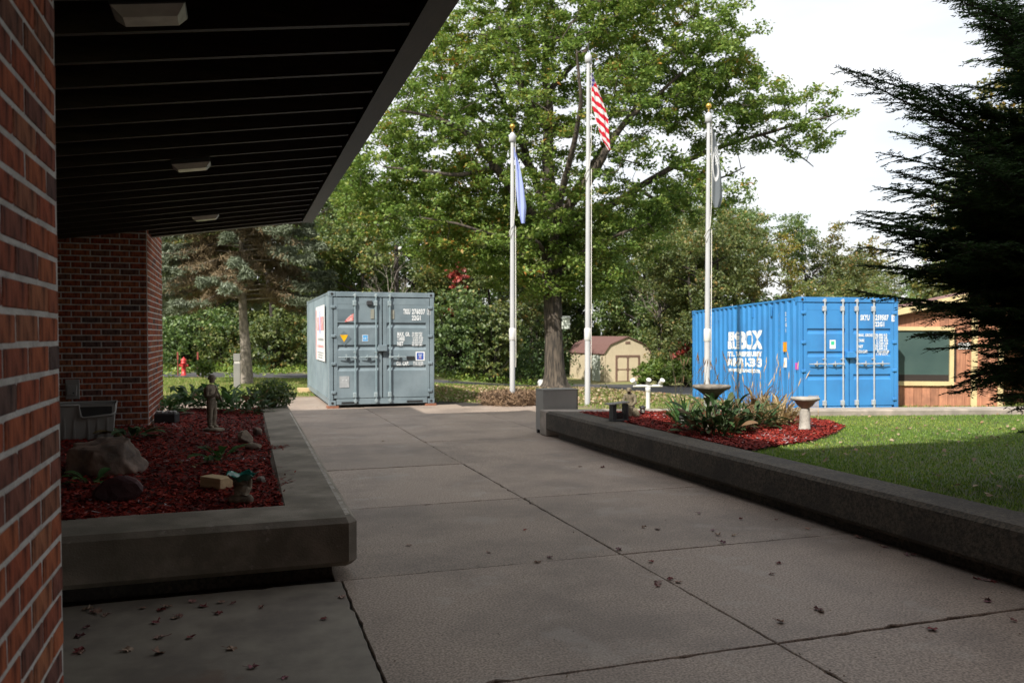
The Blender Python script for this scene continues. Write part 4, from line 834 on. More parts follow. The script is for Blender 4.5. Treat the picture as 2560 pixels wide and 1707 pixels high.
m.tube([(-.4, -.235, zr), (-.05, -.235, zr), (-.03, -.245, zr - .13), (.0, -.25, zr - .15), (.29, -.25, zr - .12), (.33, -.235, zr - .1), (.34, .25, zr), (-.4, .25, zr), (-.4, -.235, zr)], .014, 6).build('rim', M_greym, bn_)
MB().box(-.04, .30, -.232, -.2, zr - .14, zr - .02).build('notch', M_black, bn_)
for x in (-.3, -.2, -.1, .05, .15, .25): MB().box(x - .008, x + .008, -.226, -.205, .03, h - .16).build('rib', M_greym, bn_)
def RK(name, m, px, py, dims, seed, label, rz_=0., dz=0., cat='rock', cuts=7, sub=3):
    q = LP(px, py); o = rock(name, m, None, (q.x, q.y + dims[1] * .6, .40 + dims[2] * .5 + dz), dims, seed, rz_, cuts, sub); return tag(o, label, cat)
RK('boulder', M_stone, 243, 1190, (.39, .28, .27), 5, 'big brown boulder in front of the grey bin', .25, -.03, 'boulder', 9, 5)
RK('rock', M_stone2, 278, 1252, (.205, .13, .125), 9, 'dark maroon angular rock in front of the boulder', -.15)
RK('rock', M_stone3, 606, 1108, (.10, .09, .10), 12, 'upright brown rock beside the planter ledge', .3)
RK('rock', M_stone3, 628, 1122, (.09, .06, .05), 14, 'flat pale rock lying beside the planter ledge', .3)
RK('rock', M_stone, 640, 1086, (.06, .05, .06), 16, 'small dark rock half hidden at the planter ledge', .1)
RK('rock', M_stone, 466, 1036, (.10, .06, .03), 18, 'flat grey stone beside the black box', .1)
RK('rock', M_bath2, 648, 1206, (.045, .04, .035), 20, 'small grey-green rock beside the toad birdbath', .1)
p = LP(411, 1057); bk = empty('black_box', (p.x + .02, p.y, .40), TH - .15, 'black box topped with grey stones beside the brick pier', 'box')
MB().box(-.15, .15, -.1, .14, 0, .15, ch=.02).build('body', M_black, bk)
for i in range(5): rock('stone', M_greym, bk, (-.11 + .055 * i, random.uniform(-.06, .06), .155), (.045, .04, .025), 40 + i, i, 5, 2)
p = LP(532, 1222); wb = thing_mb(MB().box(-.125, .125, -.065, .065, 0, .09, ch=.006), 'wood_block', M_lumber, (p.x, p.y + .05, .405), 'pale offcut of lumber lying on the mulch', 'wood block', None, -.55)
# toad birdbath with green dish
p = LP(597, 1256); tb = empty('birdbath', (p.x, p.y + .05, .405), .1, 'little animal-shaped birdbath with a green glazed leaf dish', 'birdbath')
skin('body', [(0, 0, .02), (0, 0, .07), (0, 0, .12), (0, 0, .16), (-.06, -.03, .02), (-.10, -.04, .02), (.06, -.05, .015), (.085, -.07, .015), (.055, 0, .10), (.06, 0, .17), (-.05, .01, .11), (-.055, 0, .17), (0, -.05, .08)],
     [(0, 1), (1, 2), (2, 3), (0, 4), (4, 5), (0, 6), (6, 7), (1, 8), (8, 9), (1, 10), (10, 11), (1, 12)], [.06, .055, .045, .04, .035, .025, .04, .03, .02, .015, .02, .015, .035], M_cast, tb)
nn = 36; pr_ = []
m = MB(); vs = []; fs = []
for (r_, z_) in ((.0, .165), (.05, .168), (.085, .178), (.105, .20), (.11, .206), (.10, .195), (.06, .155), (.0, .15)):
    for k in range(nn):
        t_ = 2 * math.pi * k / nn; q = 1 + .10 * math.sin(5 * t_) * (r_ / .1); vs.append((r_ * q * math.cos(t_) * 1.05, r_ * q * math.sin(t_), z_ + .012 * math.sin(5 * t_ + 1) * (r_ / .1)))
for i in range(7):
    for k in range(nn): fs.append((i * nn + k, i * nn + (k + 1) % nn, i * nn + nn + (k + 1) % nn, i * nn + nn + k))
m.add(vs, fs, smooth=True).build('dish', M_teal, tb)
# statue of a standing soldier
def soldier(loc, rz_, label):
    t = empty('statue', loc, rz_, label, 'statue')
    V = [(0, 0, .36), (0, .01, .43), (0, .015, .52), (0, .01, .585), (0, 0, .62),  # pelvis..neck
         (.035, 0, .34), (.04, -.005, .20), (.038, .01, .07), (.042, -.06, .045),
         (-.035, 0, .34), (-.04, .0, .20), (-.038, .01, .07), (-.042, -.055, .045),
         (.075, .01, .565), (.098, .0, .45), (.06, -.085, .42), (.035, -.11, .44),
         (-.075, .01, .565), (-.098, .0, .45), (-.06, -.085, .47), (-.03, -.11, .50)]
    E = [(0, 1), (1, 2), (2, 3), (3, 4), (0, 5), (5, 6), (6, 7), (7, 8), (0, 9), (9, 10), (10, 11), (11, 12), (3, 13), (13, 14), (14, 15), (15, 16), (3, 17), (17, 18), (18, 19), (19, 20)]
    Rr = [(.062, .05), (.056, .045), (.07, .05), (.06, .042), .026, .05, .036, .032, .026, .05, .036, .032, .026, .034, .028, .024, .02, .034, .028, .024, .02]
    skin('body', V, E, Rr, M_cast, t)
    skin('head', [(0, -.002, .625), (0, -.008, .67), (0, -.012, .695)], [(0, 1), (1, 2)], [.03, .038, .028], M_cast, t, root=1)
    MB().lathe([(.052, .672), (.054, .684), (.05, .705), (.036, .728), (.012, .74)], 18, XF((0, -.004, 0))).build('helmet', M_cast, t)
    MB().box(-.05, .05, .045, .10, .44, .57, ch=.015).build('backpack', M_cast, t)
    m = MB()
    for z in np.arange(.10, .33, .028): 
        for s_ in (-1, 1): m.lathe([(.03, z - .008), (.038, z), (.03, z + .008)], 12, XF((s_ * .038, .004, 0)))
    m.build('trouser_folds', M_cast, t)
    MB().tube([(.07, -.115, .37), (-.02, -.12, .50), (-.07, -.11, .60)], [.012, .010, .006], 6).build('rifle', M_cast, t)
    MB().lathe([(.10, 0), (.115, .01), (.115, .03), (.09, .042), (.01, .046)], 18, XF((0, -.03, 0), (0, 0, 0), (.95, 1.25, 1))).build('base', M_cast, t); return t
p = LP(521, 1079); soldier((p.x, p.y + .1, .40), R(72), 'weathered stone statue of a standing soldier among the red mulch')
# kneeling / seated soldier statue on the right
p = G(1578, 1042, .41); ks = empty('statue', (p.x, p.y + .08, .405), R(-25), 'brown statue of a soldier seated on a rock with bowed head, by the far kerb', 'statue')
V = [(0, 0, .16), (0, .0, .22), (0, -.01, .29), (0, -.03, .345), (0, -.05, .37), (.04, -.02, .145), (.05, -.15, .15), (.05, -.16, .03), (.055, -.20, .02), (-.04, -.02, .14), (-.05, -.13, .13), (-.055, -.15, .03), (-.055, -.19, .02),
     (.07, -.01, .32), (.10, -.05, .23), (.06, -.13, .18), (.03, -.16, .18), (-.07, -.01, .32), (-.10, -.05, .23), (-.06, -.13, .18), (-.02, -.16, .18)]
E = [(0, 1), (1, 2), (2, 3), (3, 4), (0, 5), (5, 6), (6, 7), (7, 8), (0, 9), (9, 10), (10, 11), (11, 12), (3, 13), (13, 14), (14, 15), (15, 16), (3, 17), (17, 18), (18, 19), (19, 20)]
skin('body', V, E, [(.06, .055), (.055, .05), (.066, .05), (.05, .04), .024, .042, .034, .028, .022, .042, .034, .028, .022, .032, .027, .02, .018, .032, .027, .02, .018], M_camo, ks)
skin('head', [(0, -.055, .375), (0, -.07, .405), (0, -.075, .42)], [(0, 1), (1, 2)], [.025, .032, .024], M_camo, ks, root=1)
MB().lathe([(.045, 0), (.046, .01), (.040, .028), (.025, .042), (.008, .048)], 16, XF((0, -.066, .402), (R(18), 0, 0))).build('helmet', M_camo, ks)
rock('rock_seat', M_camo, ks, (.0, .03, .06), (.10, .09, .10), 71, 0, 7, 3); rock('rock_base', M_camo, ks, (.10, -.09, .05), (.08, .08, .10), 72, 0, 7, 3)
# dark feeder lantern standing on the wall
p = G(1549, 1053, .42); fd = empty('feeder', (p.x, p.y + .05, .421), TH + .1, 'dark slatted bird feeder with a flat roof standing on the planter wall', 'bird feeder')
MB().box(-.13, .13, -.07, .07, 0, .018, ch=.003).build('tray', M_dgreym, fd)
MB().box(-.13, -.075, -.06, .06, .0185, .245, ch=.004).build('side_panel', M_dgreym, fd); MB().box(.085, .125, -.06, .06, .0185, .245, ch=.004).build('side_panel', M_dgreym, fd)
MB().box(-.17, .15, -.09, .09, .2455, .262, XF((0, 0, .004), (0, R(-5), 0)), ch=.003).build('roof', M_greym, fd)
m = MB()
for q in np.arange(-.07, .084, .0125): m.box(q - .0015, q + .0015, -.052, -.049, .02, .24)
for q in np.arange(.03, .24, .0125): m.box(-.075, .085, -.0485, -.0465, q - .001, q + .001)
m.build('wire_mesh', M_dgreym, fd); MB().box(-.05, .07, -.03, .04, .03, .12, ch=.02).build('seed_block', M_stone2, fd)
def solar(px, py, z, label, s=1.):
    p = G(px, py, z); t = empty('solar_lantern', (p.x, p.y, z), 0, label, 'garden light', 'black solar lanterns in the bed')
    MB().lathe([(.012 * s, 0), (.012 * s, .05 * s)], 8).build('stake', M_black, t); MB().lathe([(.04 * s, .05 * s), (.045 * s, .055 * s), (.045 * s, .06 * s)], 14).build('base', M_black, t)
    c = MB().lathe([(.034 * s, .061 * s), (.034 * s, .13 * s)], 14).build('lens', M_lens, t); k = MB()
    for i in range(8):
        a_ = i * math.pi / 4; k.tube([(.037 * s * math.cos(a_), .037 * s * math.sin(a_), .06 * s), (.037 * s * math.cos(a_), .037 * s * math.sin(a_), .132 * s)], .004 * s, 4)
    for z_ in (.083, .107): k.lathe([(.038 * s, z_ * s), (.040 * s, (z_ + .003) * s), (.038 * s, (z_ + .006) * s)], 14)
    k.build('cage', M_black, t); MB().lathe([(.06 * s, .132 * s), (.058 * s, .14 * s), (.03 * s, .155 * s), (.008 * s, .162 * s)], 14).build('cap', M_black, t)
solar(1607, 1040, .40, 'black solar lantern beside the seated statue'); solar(1706, 1068, .40, 'black solar lantern in front of the leafy clump', 1.0)
# bird baths
def bath(px, py, z, top, rad, m, label, seed):
    p = G(px, py, z); h = top - z; t = empty('birdbath', (p.x, p.y + .06, z), 0, label, 'birdbath')
    MB().lathe([(.105, -.02), (.10, .02), (.072, .05), (.066, h * .35), (.07, h * .55), (.055, h * .62), (.062, h * .66), (.05, h * .70)], 20, wob=.03).build('pedestal', m, t)
    b = MB().lathe([(.05, h * .69), (.10, h * .78), (rad * .7, h * .88), (rad * .98, h * .94), (rad, h * .98), (rad * .98, h), (rad * .9, h), (rad * .82, h * .96), (rad * .4, h * .92), (.01, h * .91)], 40, wob=.012).build('bowl', m, t); return t
bath(1783, 1079, .40, 1.0, .245, M_bath2, 'wide dark birdbath half hidden behind the hosta clump', 1)
bath(2018, 1082, .385, .84, .185, M_bath, 'pale stone birdbath at the edge of the mulch beside the lawn', 2)
p = G(2035, 1052, .36); tr_ = empty('wire_panel', (p.x, p.y, .36), .2, 'small tan wire panel standing behind the pale birdbath', 'wire panel')
k = MB()
for q in np.arange(-.08, .081, .012): k.box(q - .0012, q + .0012, 0, .003, .2, .38)
for q in np.arange(.2, .381, .012): k.box(-.08, .08, .004, .006, q - .001, q + .001)
k.build('mesh', M_lumber, tr_); MB().tube([(-.08, 0, 0), (-.08, 0, .38)], .004, 5).build('leg', M_lumber, tr_); MB().tube([(.08, 0, 0), (.08, 0, .38)], .004, 5).build('leg', M_lumber, tr_)
# ------------------------------------------------------------ plants made of separate leaves
def leaf_mesh(seed, L_, w, arch, fold=.25, nseg=7, tipdown=1., stem=.35):
    r = random.Random(seed); vs = []; fs = []; p = Vector((0, 0, 0)); a = arch; step = L_ / nseg
    for i in range(nseg + 1):
        t = i / nseg; tt = max(0, (t - stem) / (1 - stem)); wd = w * (math.sin(math.pi * min(1, tt * .93 + .03)) ** .7 if t > stem else .05); wv = 1 + .06 * math.sin(i * 2.3 + seed)
        d = Vector((math.cos(a), 0, math.sin(a))); nrm = Vector((-math.sin(a), 0, math.cos(a)))
        vs += [tuple(p + Vector((0, wd * wv, 0)) + nrm * wd * fold), tuple(p), tuple(p + Vector((0, -wd * wv, 0)) + nrm * wd * fold)]
        p = p + d * step; a -= tipdown * (.5 + t) * 2.0 / nseg * (.8 + .4 * r.random())
    for i in range(nseg):
        k = 3 * i; fs += [(k, k + 1, k + 4, k + 3), (k + 1, k + 2, k + 5, k + 4)]
    return MB().add(vs, fs, smooth=True).mesh('leaf')
HL = [leaf_mesh(i, 1, .125, 1.25, .3, 7, .62) for i in range(5)]; SL = [leaf_mesh(20 + i, 1, .035, 1.3, .3, 6, .42, stem=.0) for i in range(4)]
for q in HL: q.materials.append(M_hosta)
HLD = [q.copy() for q in HL]; [(q.materials.clear(), q.materials.append(M_hostad)) for q in HLD]
for q in SL: q.materials.append(M_hosta)
SLG = [q.copy() for q in SL]; [(q.materials.clear(), q.materials.append(M_hostad)) for q in SLG]
SLD = [q.copy() for q in SL]; [(q.materials.clear(), q.materials.append(M_dry)) for q in SLD]
def clump(name, loc, label, cat, n, L0, L1, meshes, lean=(.0, .8), rad=.06, group=None, wsc=1., seed=0, dome=None):
    r = random.Random(seed + int(loc[0] * 100)); t = empty(name, loc, 0, label, cat, group)
    for i in range(n):
        a = r.uniform(0, 2 * math.pi); s = r.uniform(L0, L1); d = r.random() ** .5 * rad; ln = r.uniform(*lean)
        o = link('leaf', r.choice(meshes), None, t, loc=(d * math.cos(a), d * math.sin(a), -.01))
        if dome and i > n * .25:
            q = rdir(1)[0] * r.random() ** .4; o.location = (q[0] * dome[0], q[1] * dome[0] * .8, abs(q[2]) * dome[1]); a = math.atan2(q[1], q[0]) + r.gauss(0, .7)
        o.rotation_euler = (r.gauss(0, .2), ln, a); o.scale = (s, s * wsc * r.uniform(.8, 1.25), s)
    return t
def P3(px, py, z=.405): q = G(px, py, z); return (q.x, q.y, z)
clump('hosta', P3(547, 1150), 'small variegated hosta in the middle of the left mulch bed', 'hosta', 20, .18, .34, HL, rad=.04)
clump('hosta', P3(322, 1098), 'floppy hosta beside the grey bin', 'hosta', 24, .25, .45, HLD, rad=.06, lean=(.1, .9))
clump('hosta', P3(228, 1212), 'tiny hosta beside the maroon rock', 'hosta', 12, .14, .26, HL, rad=.04)
clump('hosta', P3(470, 1160), 'flattened yellowing hosta remains beside the small hosta', 'hosta', 10, .12, .22, SLD, rad=.10, lean=(1.0, 1.5), wsc=3)
ORD = ['leftmost', 'second from left', 'third from left', 'fourth from left', 'fifth from left', 'sixth from left', 'seventh from left', 'eighth from left', 'ninth from left', 'tenth from left', 'eleventh from left', 'twelfth from left']
HROW = [f'{ORD[k]} hosta in the leafy row behind the soldier statue' for k in (1, 2, 4, 5, 7, 8, 0, 3, 6, 9)]
for i, (px, py, n_, a_, b_) in enumerate([(420, 1030, 34, .3, .5), (462, 1024, 34, .3, .5), (505, 1022, 34, .3, .5), (548, 1026, 36, .3, .55), (590, 1030, 36, .3, .5), (628, 1034, 34, .25, .45), (405, 1040, 26, .25, .45), (480, 1012, 34, .35, .6), (570, 1014, 34, .35, .6), (655, 1026, 26, .25, .4)]):
    clump('hosta', P3(px, py), HROW[i], 'hosta', n_ + 26, a_ * .62, b_ * .62, HLD if i % 2 else HL, rad=.10, group='hostas at the back of the left bed', lean=(-.2, .9), seed=i, dome=(.24, .27))
bsh = empty('shrub', P3(680, 1018, .42), 0, 'thin twiggy shrub spilling over the end of the left planter ledge', 'shrub')
n = 1500; C = rdir(n) * (rng.random((n, 1)) ** .5) * np.array([.42, .3, .26]) + np.array([0, 0, .22]); A_ = rdir(n, .6)
link('foliage', cards('foliage', C, A_ * .035, perp(A_) * .018, .3), M_leafA, bsh); k = MB()
for i in range(16): q = rdir(1)[0]; k.tube([(0, 0, -.02), (q[0] * .2, q[1] * .15, .15), (q[0] * .45, q[1] * .3, .2 + .25 * abs(q[2]))], [.006, .004, .002], 4)
k.build('stems', M_bark3, bsh)
ws = empty('weed', P3(512, 1010, .42), 0, 'tall thin leafy weed standing behind the soldier statue', 'weed'); k = MB().tube([(0, 0, 0), (.02, 0, .3), (.0, .02, .72)], [.008, .006, .003], 5).build('stem', M_stalk, ws)
n = 260; C = rdir(n) * (rng.random((n, 1)) ** .5) * np.array([.22, .15, .16]) + np.array([0, 0, .66]); A_ = rdir(n, .4); link('foliage', cards('foliage', C, A_ * .05, perp(A_) * .024, .3), M_bush, ws)
# right bed clumps
clump('hosta', P3(1790, 1086, .40), 'large dark hosta clump with tired brown leaves in the right bed', 'hosta', 290, .20, .36, HLD + SLG + SLG[:2], rad=.36, lean=(-.25, .9), wsc=.95, dome=(.44, .34))
clump('hosta', P3(1872, 1074, .40), 'dark hosta at the right of the big clump', 'hosta', 170, .18, .34, HLD + SLG, rad=.26, lean=(-.25, .9), wsc=.95, dome=(.34, .3))
clump('daylily', P3(1712, 1062, .40), 'green strap-leaved daylily left of the big hosta clump', 'daylily', 90, .25, .5, SL, rad=.14, lean=(-.2, .6), wsc=.9)
clump('dried_plant', P3(1945, 1062, .40), 'bleached straw-coloured dried perennial clump beside the pale birdbath', 'plant', 280, .14, .32, SLD, rad=.26, lean=(-.2, 1.1), wsc=1.5, dome=(.30, .26))
clump('dried_plant', P3(1905, 1050, .40), 'pale dried clump behind the large hosta', 'plant', 190, .18, .36, SLD, rad=.22, lean=(-.3, .8), wsc=1.2, dome=(.26, .34))
st_ = empty('flower_stalks', P3(1850, 1062, .40), 0, 'tall thin seed stalks rising from the hosta clump before the blue container', 'flower stalks')
for i in range(60):
    r = random.Random(900 + i); x0 = r.uniform(-.85, .75); y0 = r.uniform(-.1, .6); hh = r.uniform(.45, .95); lx = r.gauss(.03, .14)
    s_ = MB().tube([(x0, y0, 0), (x0 + lx * .4, y0, hh * .6), (x0 + lx, y0 + r.gauss(0, .05), hh)], [.0035, .003, .0015], 5).build('stalk', M_stalk if x0 < .1 else M_straw, st_)
    MB().tube([(x0 + lx, y0, hh - .03), (x0 + lx * 1.1, y0, hh + .03), (x0 + lx * 1.2, y0, hh + .09)], [.002, .008, .0015], 6).build('seed_head', M_seed if x0 < .1 else M_lumber, s_)
# ------------------------------------------------------------ fallen leaves on the pavement
def maple(seed):
    r = random.Random(seed); n_ = 15; vs = [(0, 0, .004)]
    for i in range(n_):
        a = 2 * math.pi * i / n_; rr_ = (.034 if i % 3 == 0 else .022 if i % 3 == 1 else .027) * r.uniform(.75, 1.15); vs.append((rr_ * math.cos(a), rr_ * math.sin(a), abs(r.gauss(0, .008)) + .002))
    b = MB().add(vs, [(0, 1 + i, 1 + (i + 1) % n_) for i in range(n_)]); b.tube([(0, 0, .004), (-.03, .01, .006), (-.055, .015, .012)], .0012, 3); me = b.mesh('fallen_leaf'); me.materials.append(M_fallen); return me
ML = [maple(i) for i in range(7)]
spots = [(210, 1530), (222, 1536), (234, 1538), (255, 1545), (350, 1526), (396, 1532), (412, 1524), (430, 1552), (442, 1548), (475, 1510), (502, 1522), (546, 1512), (540, 1540), (578, 1514), (648, 1524), (852, 1498), (806, 1554), (382, 1564), (206, 1576), (190, 1598), (188, 1636), (194, 1640), (312, 1634), (392, 1602), (390, 1642), (470, 1602), (572, 1630), (626, 1678), (706, 1704),
         (955, 1104), (1021, 1366), (1222, 1384), (1312, 1328), (1344, 1410), (1376, 1398), (1548, 1378), (1612, 1322), (1646, 1326), (1798, 1340), (1785, 1329), (1810, 1360), (1838, 1342), (2024, 1325), (1855, 1300), (1630, 1408), (1647, 1470), (1650, 1462), (1678, 1452), (1700, 1460), (1934, 1440), (1950, 1412), (2060, 1536), (2054, 1530), (1958, 1562), (2340, 1580), (2545, 1558), (2152, 1348), (2208, 1368), (2220, 1372), (2275, 1394), (2290, 1392), (2450, 1452), (2475, 1456), (2494, 1460), (2480, 1506), (2478, 1510), (1944, 1302), (1750, 1286), (1508, 1170), (1450, 1168)]
for i, (px, py) in enumerate(spots):
    q = G(px, py, 0); r = random.Random(i); o = link('fallen_leaf', ML[i % 7], None, None, loc=(q.x, q.y, .003)); s = r.uniform(.75, 1.3); s *= .82; o.scale = (s, s, s * r.uniform(.6, 1.5)); o.rotation_euler = (r.gauss(0, .12), r.gauss(0, .12), r.uniform(0, 6.3))
    tag(o, 'small curled dry leaf lying on the shaded concrete walk', 'fallen leaf', 'dry leaves on the walk')
n = 1500; v_ = rng.uniform(.7, 4.7, n); u_ = rng.uniform(1.5, 16, n); jn = rng.random(n); v_ = np.where(jn < .25, 2.73 + rng.normal(0, .02, n), np.where(jn < .5, 4.72 - np.abs(rng.normal(0, .12, n)), v_)); u_ = np.where((jn > .5) & (jn < .68), np.array(US)[rng.integers(2, 9, n)] + rng.normal(0, .02, n), u_)
a = rng.uniform(0, 6.28, n); sz = rng.uniform(.003, .009, (n, 1)); C = np.stack([v_, u_, .004 + 0 * v_], -1)
M_deb = leafmat('debris_bits', [(0, (.04, .03, .02)), (.5, (.14, .09, .06)), (.8, (.30, .24, .17)), (1, (.5, .45, .38))], .0, .0)
tag(link('debris', cards('debris', C, np.stack([np.cos(a), np.sin(a), rng.normal(0, .2, n)], -1) * sz, np.stack([-np.sin(a), np.cos(a), rng.normal(0, .2, n)], -1) * sz * .6, .3), M_deb, rot=(0, 0, TH)), 'tiny bits of leaf and grit gathered in the joints of the walk', 'debris', kind='stuff')
n = 260; v_ = rng.uniform(5.4, 12, n); u_ = rng.uniform(4, 12, n); kk = u_ < ufar(v_) - .5; v_ = v_[kk]; u_ = u_[kk]; n = len(v_); a = rng.uniform(0, 6.28, n); C = np.stack([v_, u_, zR(v_, u_) + .02], -1)
tag(link('leaf_litter', cards('leaf_litter', C, np.stack([np.cos(a), np.sin(a), rng.normal(0, .3, n)], -1) * .03, np.stack([-np.sin(a), np.cos(a), rng.normal(0, .3, n)], -1) * .022, .3), M_litter, rot=(0, 0, TH)), 'few pale leaves dotted over the right-hand lawn', 'fallen leaves', kind='stuff')
# ------------------------------------------------------------ hydrant, stakes, bollard, lamp pole
def zt(x, y): return float(terr(x, y))
def PX(px, Z): return (px - 1280) / FPX * Z
M_stake = mat('stake_red', (.30, .05, .035), (.2, .05, .04), 9, .7)
x, y = PX(459, 33.6), 33.6; hy = empty('fire_hydrant', (x, y, zt(x, y)), 0, 'red fire hydrant between two red marker stakes by the road', 'fire hydrant')
MB().lathe([(.14, 0), (.14, .04), (.09, .05), (.09, .5), (.12, .51), (.12, .56), (.10, .57), (.10, .62)], 16).build('barrel', M_red, hy)
MB().lathe([(.115, .62), (.11, .66), (.08, .72), (.03, .75), (.03, .79)], 16).build('bonnet', M_red, hy)
for a in (-1, 1, 0): MB().lathe([(.05, .08), (.05, .15), (.06, .155), (.06, .18)], 10, XF((0, 0, .44), (R(90), 0, {-1: R(90), 1: R(-90), 0: 0}[a]))).build('outlet', M_red, hy)
for px, lb in ((444, 'red marker stake to the left of the hydrant'), (494, 'red marker stake to the right of the hydrant')):
    x, y = PX(px, 33.2), 33.2; thing_mb(MB().tube([(0, 0, -.1), (0, 0, .98)], .018, 8).box(-.028, .028, -.008, .008, .7, 1.0), 'marker_stake', M_stake, (x, y, zt(x, y)), lb, 'stake')
x, y = PX(592, 25.8), 25.8; bo = empty('bollard_light', (x, y, zt(x, y)), .3, 'grey square bollard light beside the spruce trunk', 'bollard light')
MB().box(-.1, .1, -.1, .1, 0, .80, ch=.01).build('post', M_greym, bo); MB().box(-.085, .085, -.085, .085, .801, .87).build('lens', M_lens, bo); MB().box(-.1, .1, -.1, .1, .871, 1.1, ch=.01).build('cap', M_greym, bo)
x, y = PX(992, 40), 40.; up = empty('lamp_pole', (x, y, zt(x, y)), 0, 'thin dark lamp pole rising behind the grey container', 'lamp pole')
MB().tube([(0, 0, 0), (0, 0, 6.1)], [.13, .10], 10).build('pole', M_bark3, up); MB().tube([(0, -.05, 5.95), (.12, -.2, 6.0), (.2, -.3, 5.95)], [.02, .02, .02], 6).build('arm', M_dgreym, up)
MB().lathe([(.02, .08), (.09, .04), (.11, -.02), (.06, -.07)], 12, XF((.22, -.32, 5.92))).build('lamp', M_white, up)
# white marker beside the oak
x, y = PX(1354, 28.6), 28.6; thing_mb(MB().lathe([(.12, 0), (.14, .05), (.14, .22), (.1, .28), (.02, .30)], 14), 'cover', M_white, (x, y, zt(x, y)), 'white round utility cover beside the foot of the oak', 'utility cover')
# ------------------------------------------------------------ garden shed
M_siding = mat('shed_siding', (.60, .51, .36), (.55, .46, .32), 4, .75, .25, 8, stretch=(9, 9, .4), c3=(.42, .35, .24), s3=1.2, amt3=.3)
M_shtrim = mat('shed_trim', (.20, .12, .09), None, 5, .7); M_shroof = mat('shed_shingles', (.20, .105, .09), (.15, .08, .07), 14, .9, .5, 30, rnd=.12); M_pale = mat('pale_vinyl', (.62, .66, .58), (.58, .62, .55), 5, .6)
SHx, SHy = PX(1510.5, 49.5), 49.5
sh = empty('garden_shed', (SHx, SHy, zt(SHx, SHy) - .02), TH, 'cream barn-roofed shed with red-brown shingles and trimmed double doors beyond the oak', 'shed')
SW, SL_, SE, SR = 3.1, 5.4, 1.80, 2.72
gp = [(0, 0), (SW, 0), (SW, SE), (SW - .42, 2.28), (SW / 2, SR), (.42, 2.28), (0, SE)]
MB().add([(a, 0, b) for a, b in gp] + [(a, SL_, b) for a, b in gp], [tuple(range(7)), tuple(reversed(range(7, 14)))] + [(i, i + 7, (i + 1) % 7 + 7, (i + 1) % 7) for i in (0, 1, 6)]).build('wall', M_siding, sh)
op = [(-.07, SE - .06), (.37, 2.32), (SW / 2, SR + .07), (SW - .37, 2.32), (SW + .07, SE - .06)]; ip = [(a, b - .045) for a, b in op]
for i in range(4):
    q = [op[i], op[i + 1], ip[i + 1], ip[i]]; MB().add([(a, -.1, b) for a, b in q] + [(a, SL_ + .1, b) for a, b in q], [(0, 1, 2, 3), (7, 6, 5, 4), (0, 4, 5, 1), (1, 5, 6, 2), (2, 6, 7, 3), (3, 7, 4, 0)]).build('roof', M_shroof, sh)
cx = SW / 2 + .02
MB().box(cx - .16, cx + .16, -.03, -.002, 2.33, 2.47).build('gable_vent', M_shtrim, sh)
dt = MB(); dt.box(cx - .82, cx + .82, -.035, -.002, 1.56, 1.64); dt.box(cx - .82, cx - .75, -.034, -.002, .02, 1.56); dt.box(cx + .75, cx + .82, -.034, -.002, .02, 1.56); dt.build('door_frame', M_shtrim, sh)
for s in (-1, 1):
    a_, b_ = (cx - .745, cx - .008) if s < 0 else (cx + .008, cx + .745)
    d_ = MB().box(a_, b_, -.03, -.003, .03, 1.555).build('door', M_siding, sh); tmb = MB()
    tmb.box(a_, a_ + .05, -.045, -.0305, .03, 1.555); tmb.box(b_ - .05, b_, -.045, -.0305, .03, 1.555); tmb.box(a_ + .05, b_ - .05, -.045, -.0305, .74, .80); tmb.box(a_ + .05, b_ - .05, -.045, -.0305, 1.505, 1.555); tmb.box(a_ + .05, b_ - .05, -.045, -.0305, .03, .08)
    for (ex, ez) in ((a_ + .05, .80), (b_ - .05, .80), (a_ + .05, 1.505), (b_ - .05, 1.505), (a_ + .05, .74), (b_ - .05, .74)):
        sx_ = 1 if ex < (a_ + b_) / 2 else -1; sz_ = 1 if ez in (.80,) else -1
        tmb.add([(ex, -.0445, ez), (ex + .07 * sx_, -.0445, ez), (ex, -.0445, ez + .07 * sz_)], [(0, 1, 2)])
    tmb.build('trim', M_shtrim, d_)
sdn = MB().box(-.03, -.002, .55, 1.75, .03, 1.62).build('side_door', M_pale, sh)
for i in range(16): MB().add([(-.031, .57, .04 + i * .098), (-.031, 1.73, .04 + i * .098), (-.05, 1.73, .05 + i * .098), (-.05, .57, .05 + i * .098), (-.031, .57, .13 + i * .098), (-.031, 1.73, .13 + i * .098)], [(0, 1, 2, 3), (3, 2, 5, 4)]).build('slat', M_pale, sdn)
k = MB()
for i in range(26): k.box(-.006, -.0005, .1 + i * .203, .113 + i * .203, .02, SE - .04)
k.build('batten', M_siding, sh)
MB().box(-.0, .06, -.035, -.002, .02, SE).build('corner_trim', M_siding, sh)
# ------------------------------------------------------------ wooden building beside the blue container
M_cedar = mat('cedar_board', (.46, .21, .12), (.33, .145, .085), 3.2, .8, .4, 18, stretch=(8, 8, .8), rnd=.15, c3=(.16, .075, .05), s3=2.5, amt3=.5)
M_tan = mat('tan_trim', (.60, .48, .25), (.52, .41, .22), 4, .7)
M_glass = mat('window_glass', (.05, .085, .08), (.07, .11, .10), 1.2, .06, spec=.8)
M_shad = mat('interior_dark', (.03, .022, .018), None, 3, .9)
wx, wy = 8.75, 19.9; wbz = zt(10, 20) - .06
wbd = empty('wooden_building', (wx, wy, wbz), R(-7), 'red-brown board-sided building with a tan-framed window and open porch, right of the blue container', 'building')
def wpx(px): return (px - 1280) / FPX * 19.95 - wx
def wpz(py): return EYE + (HY - py) / FPX * 19.95 - wbz
WX1 = wpx(2484); x0w, x1w = wpx(2180), wpx(2360); z0w, z1w = wpz(952), wpz(826)
MB().box(-.2, WX1, .06, 2.2, 0, 2.2).build('wall', M_shad, wbd)
bwid = .195; xq = -.2
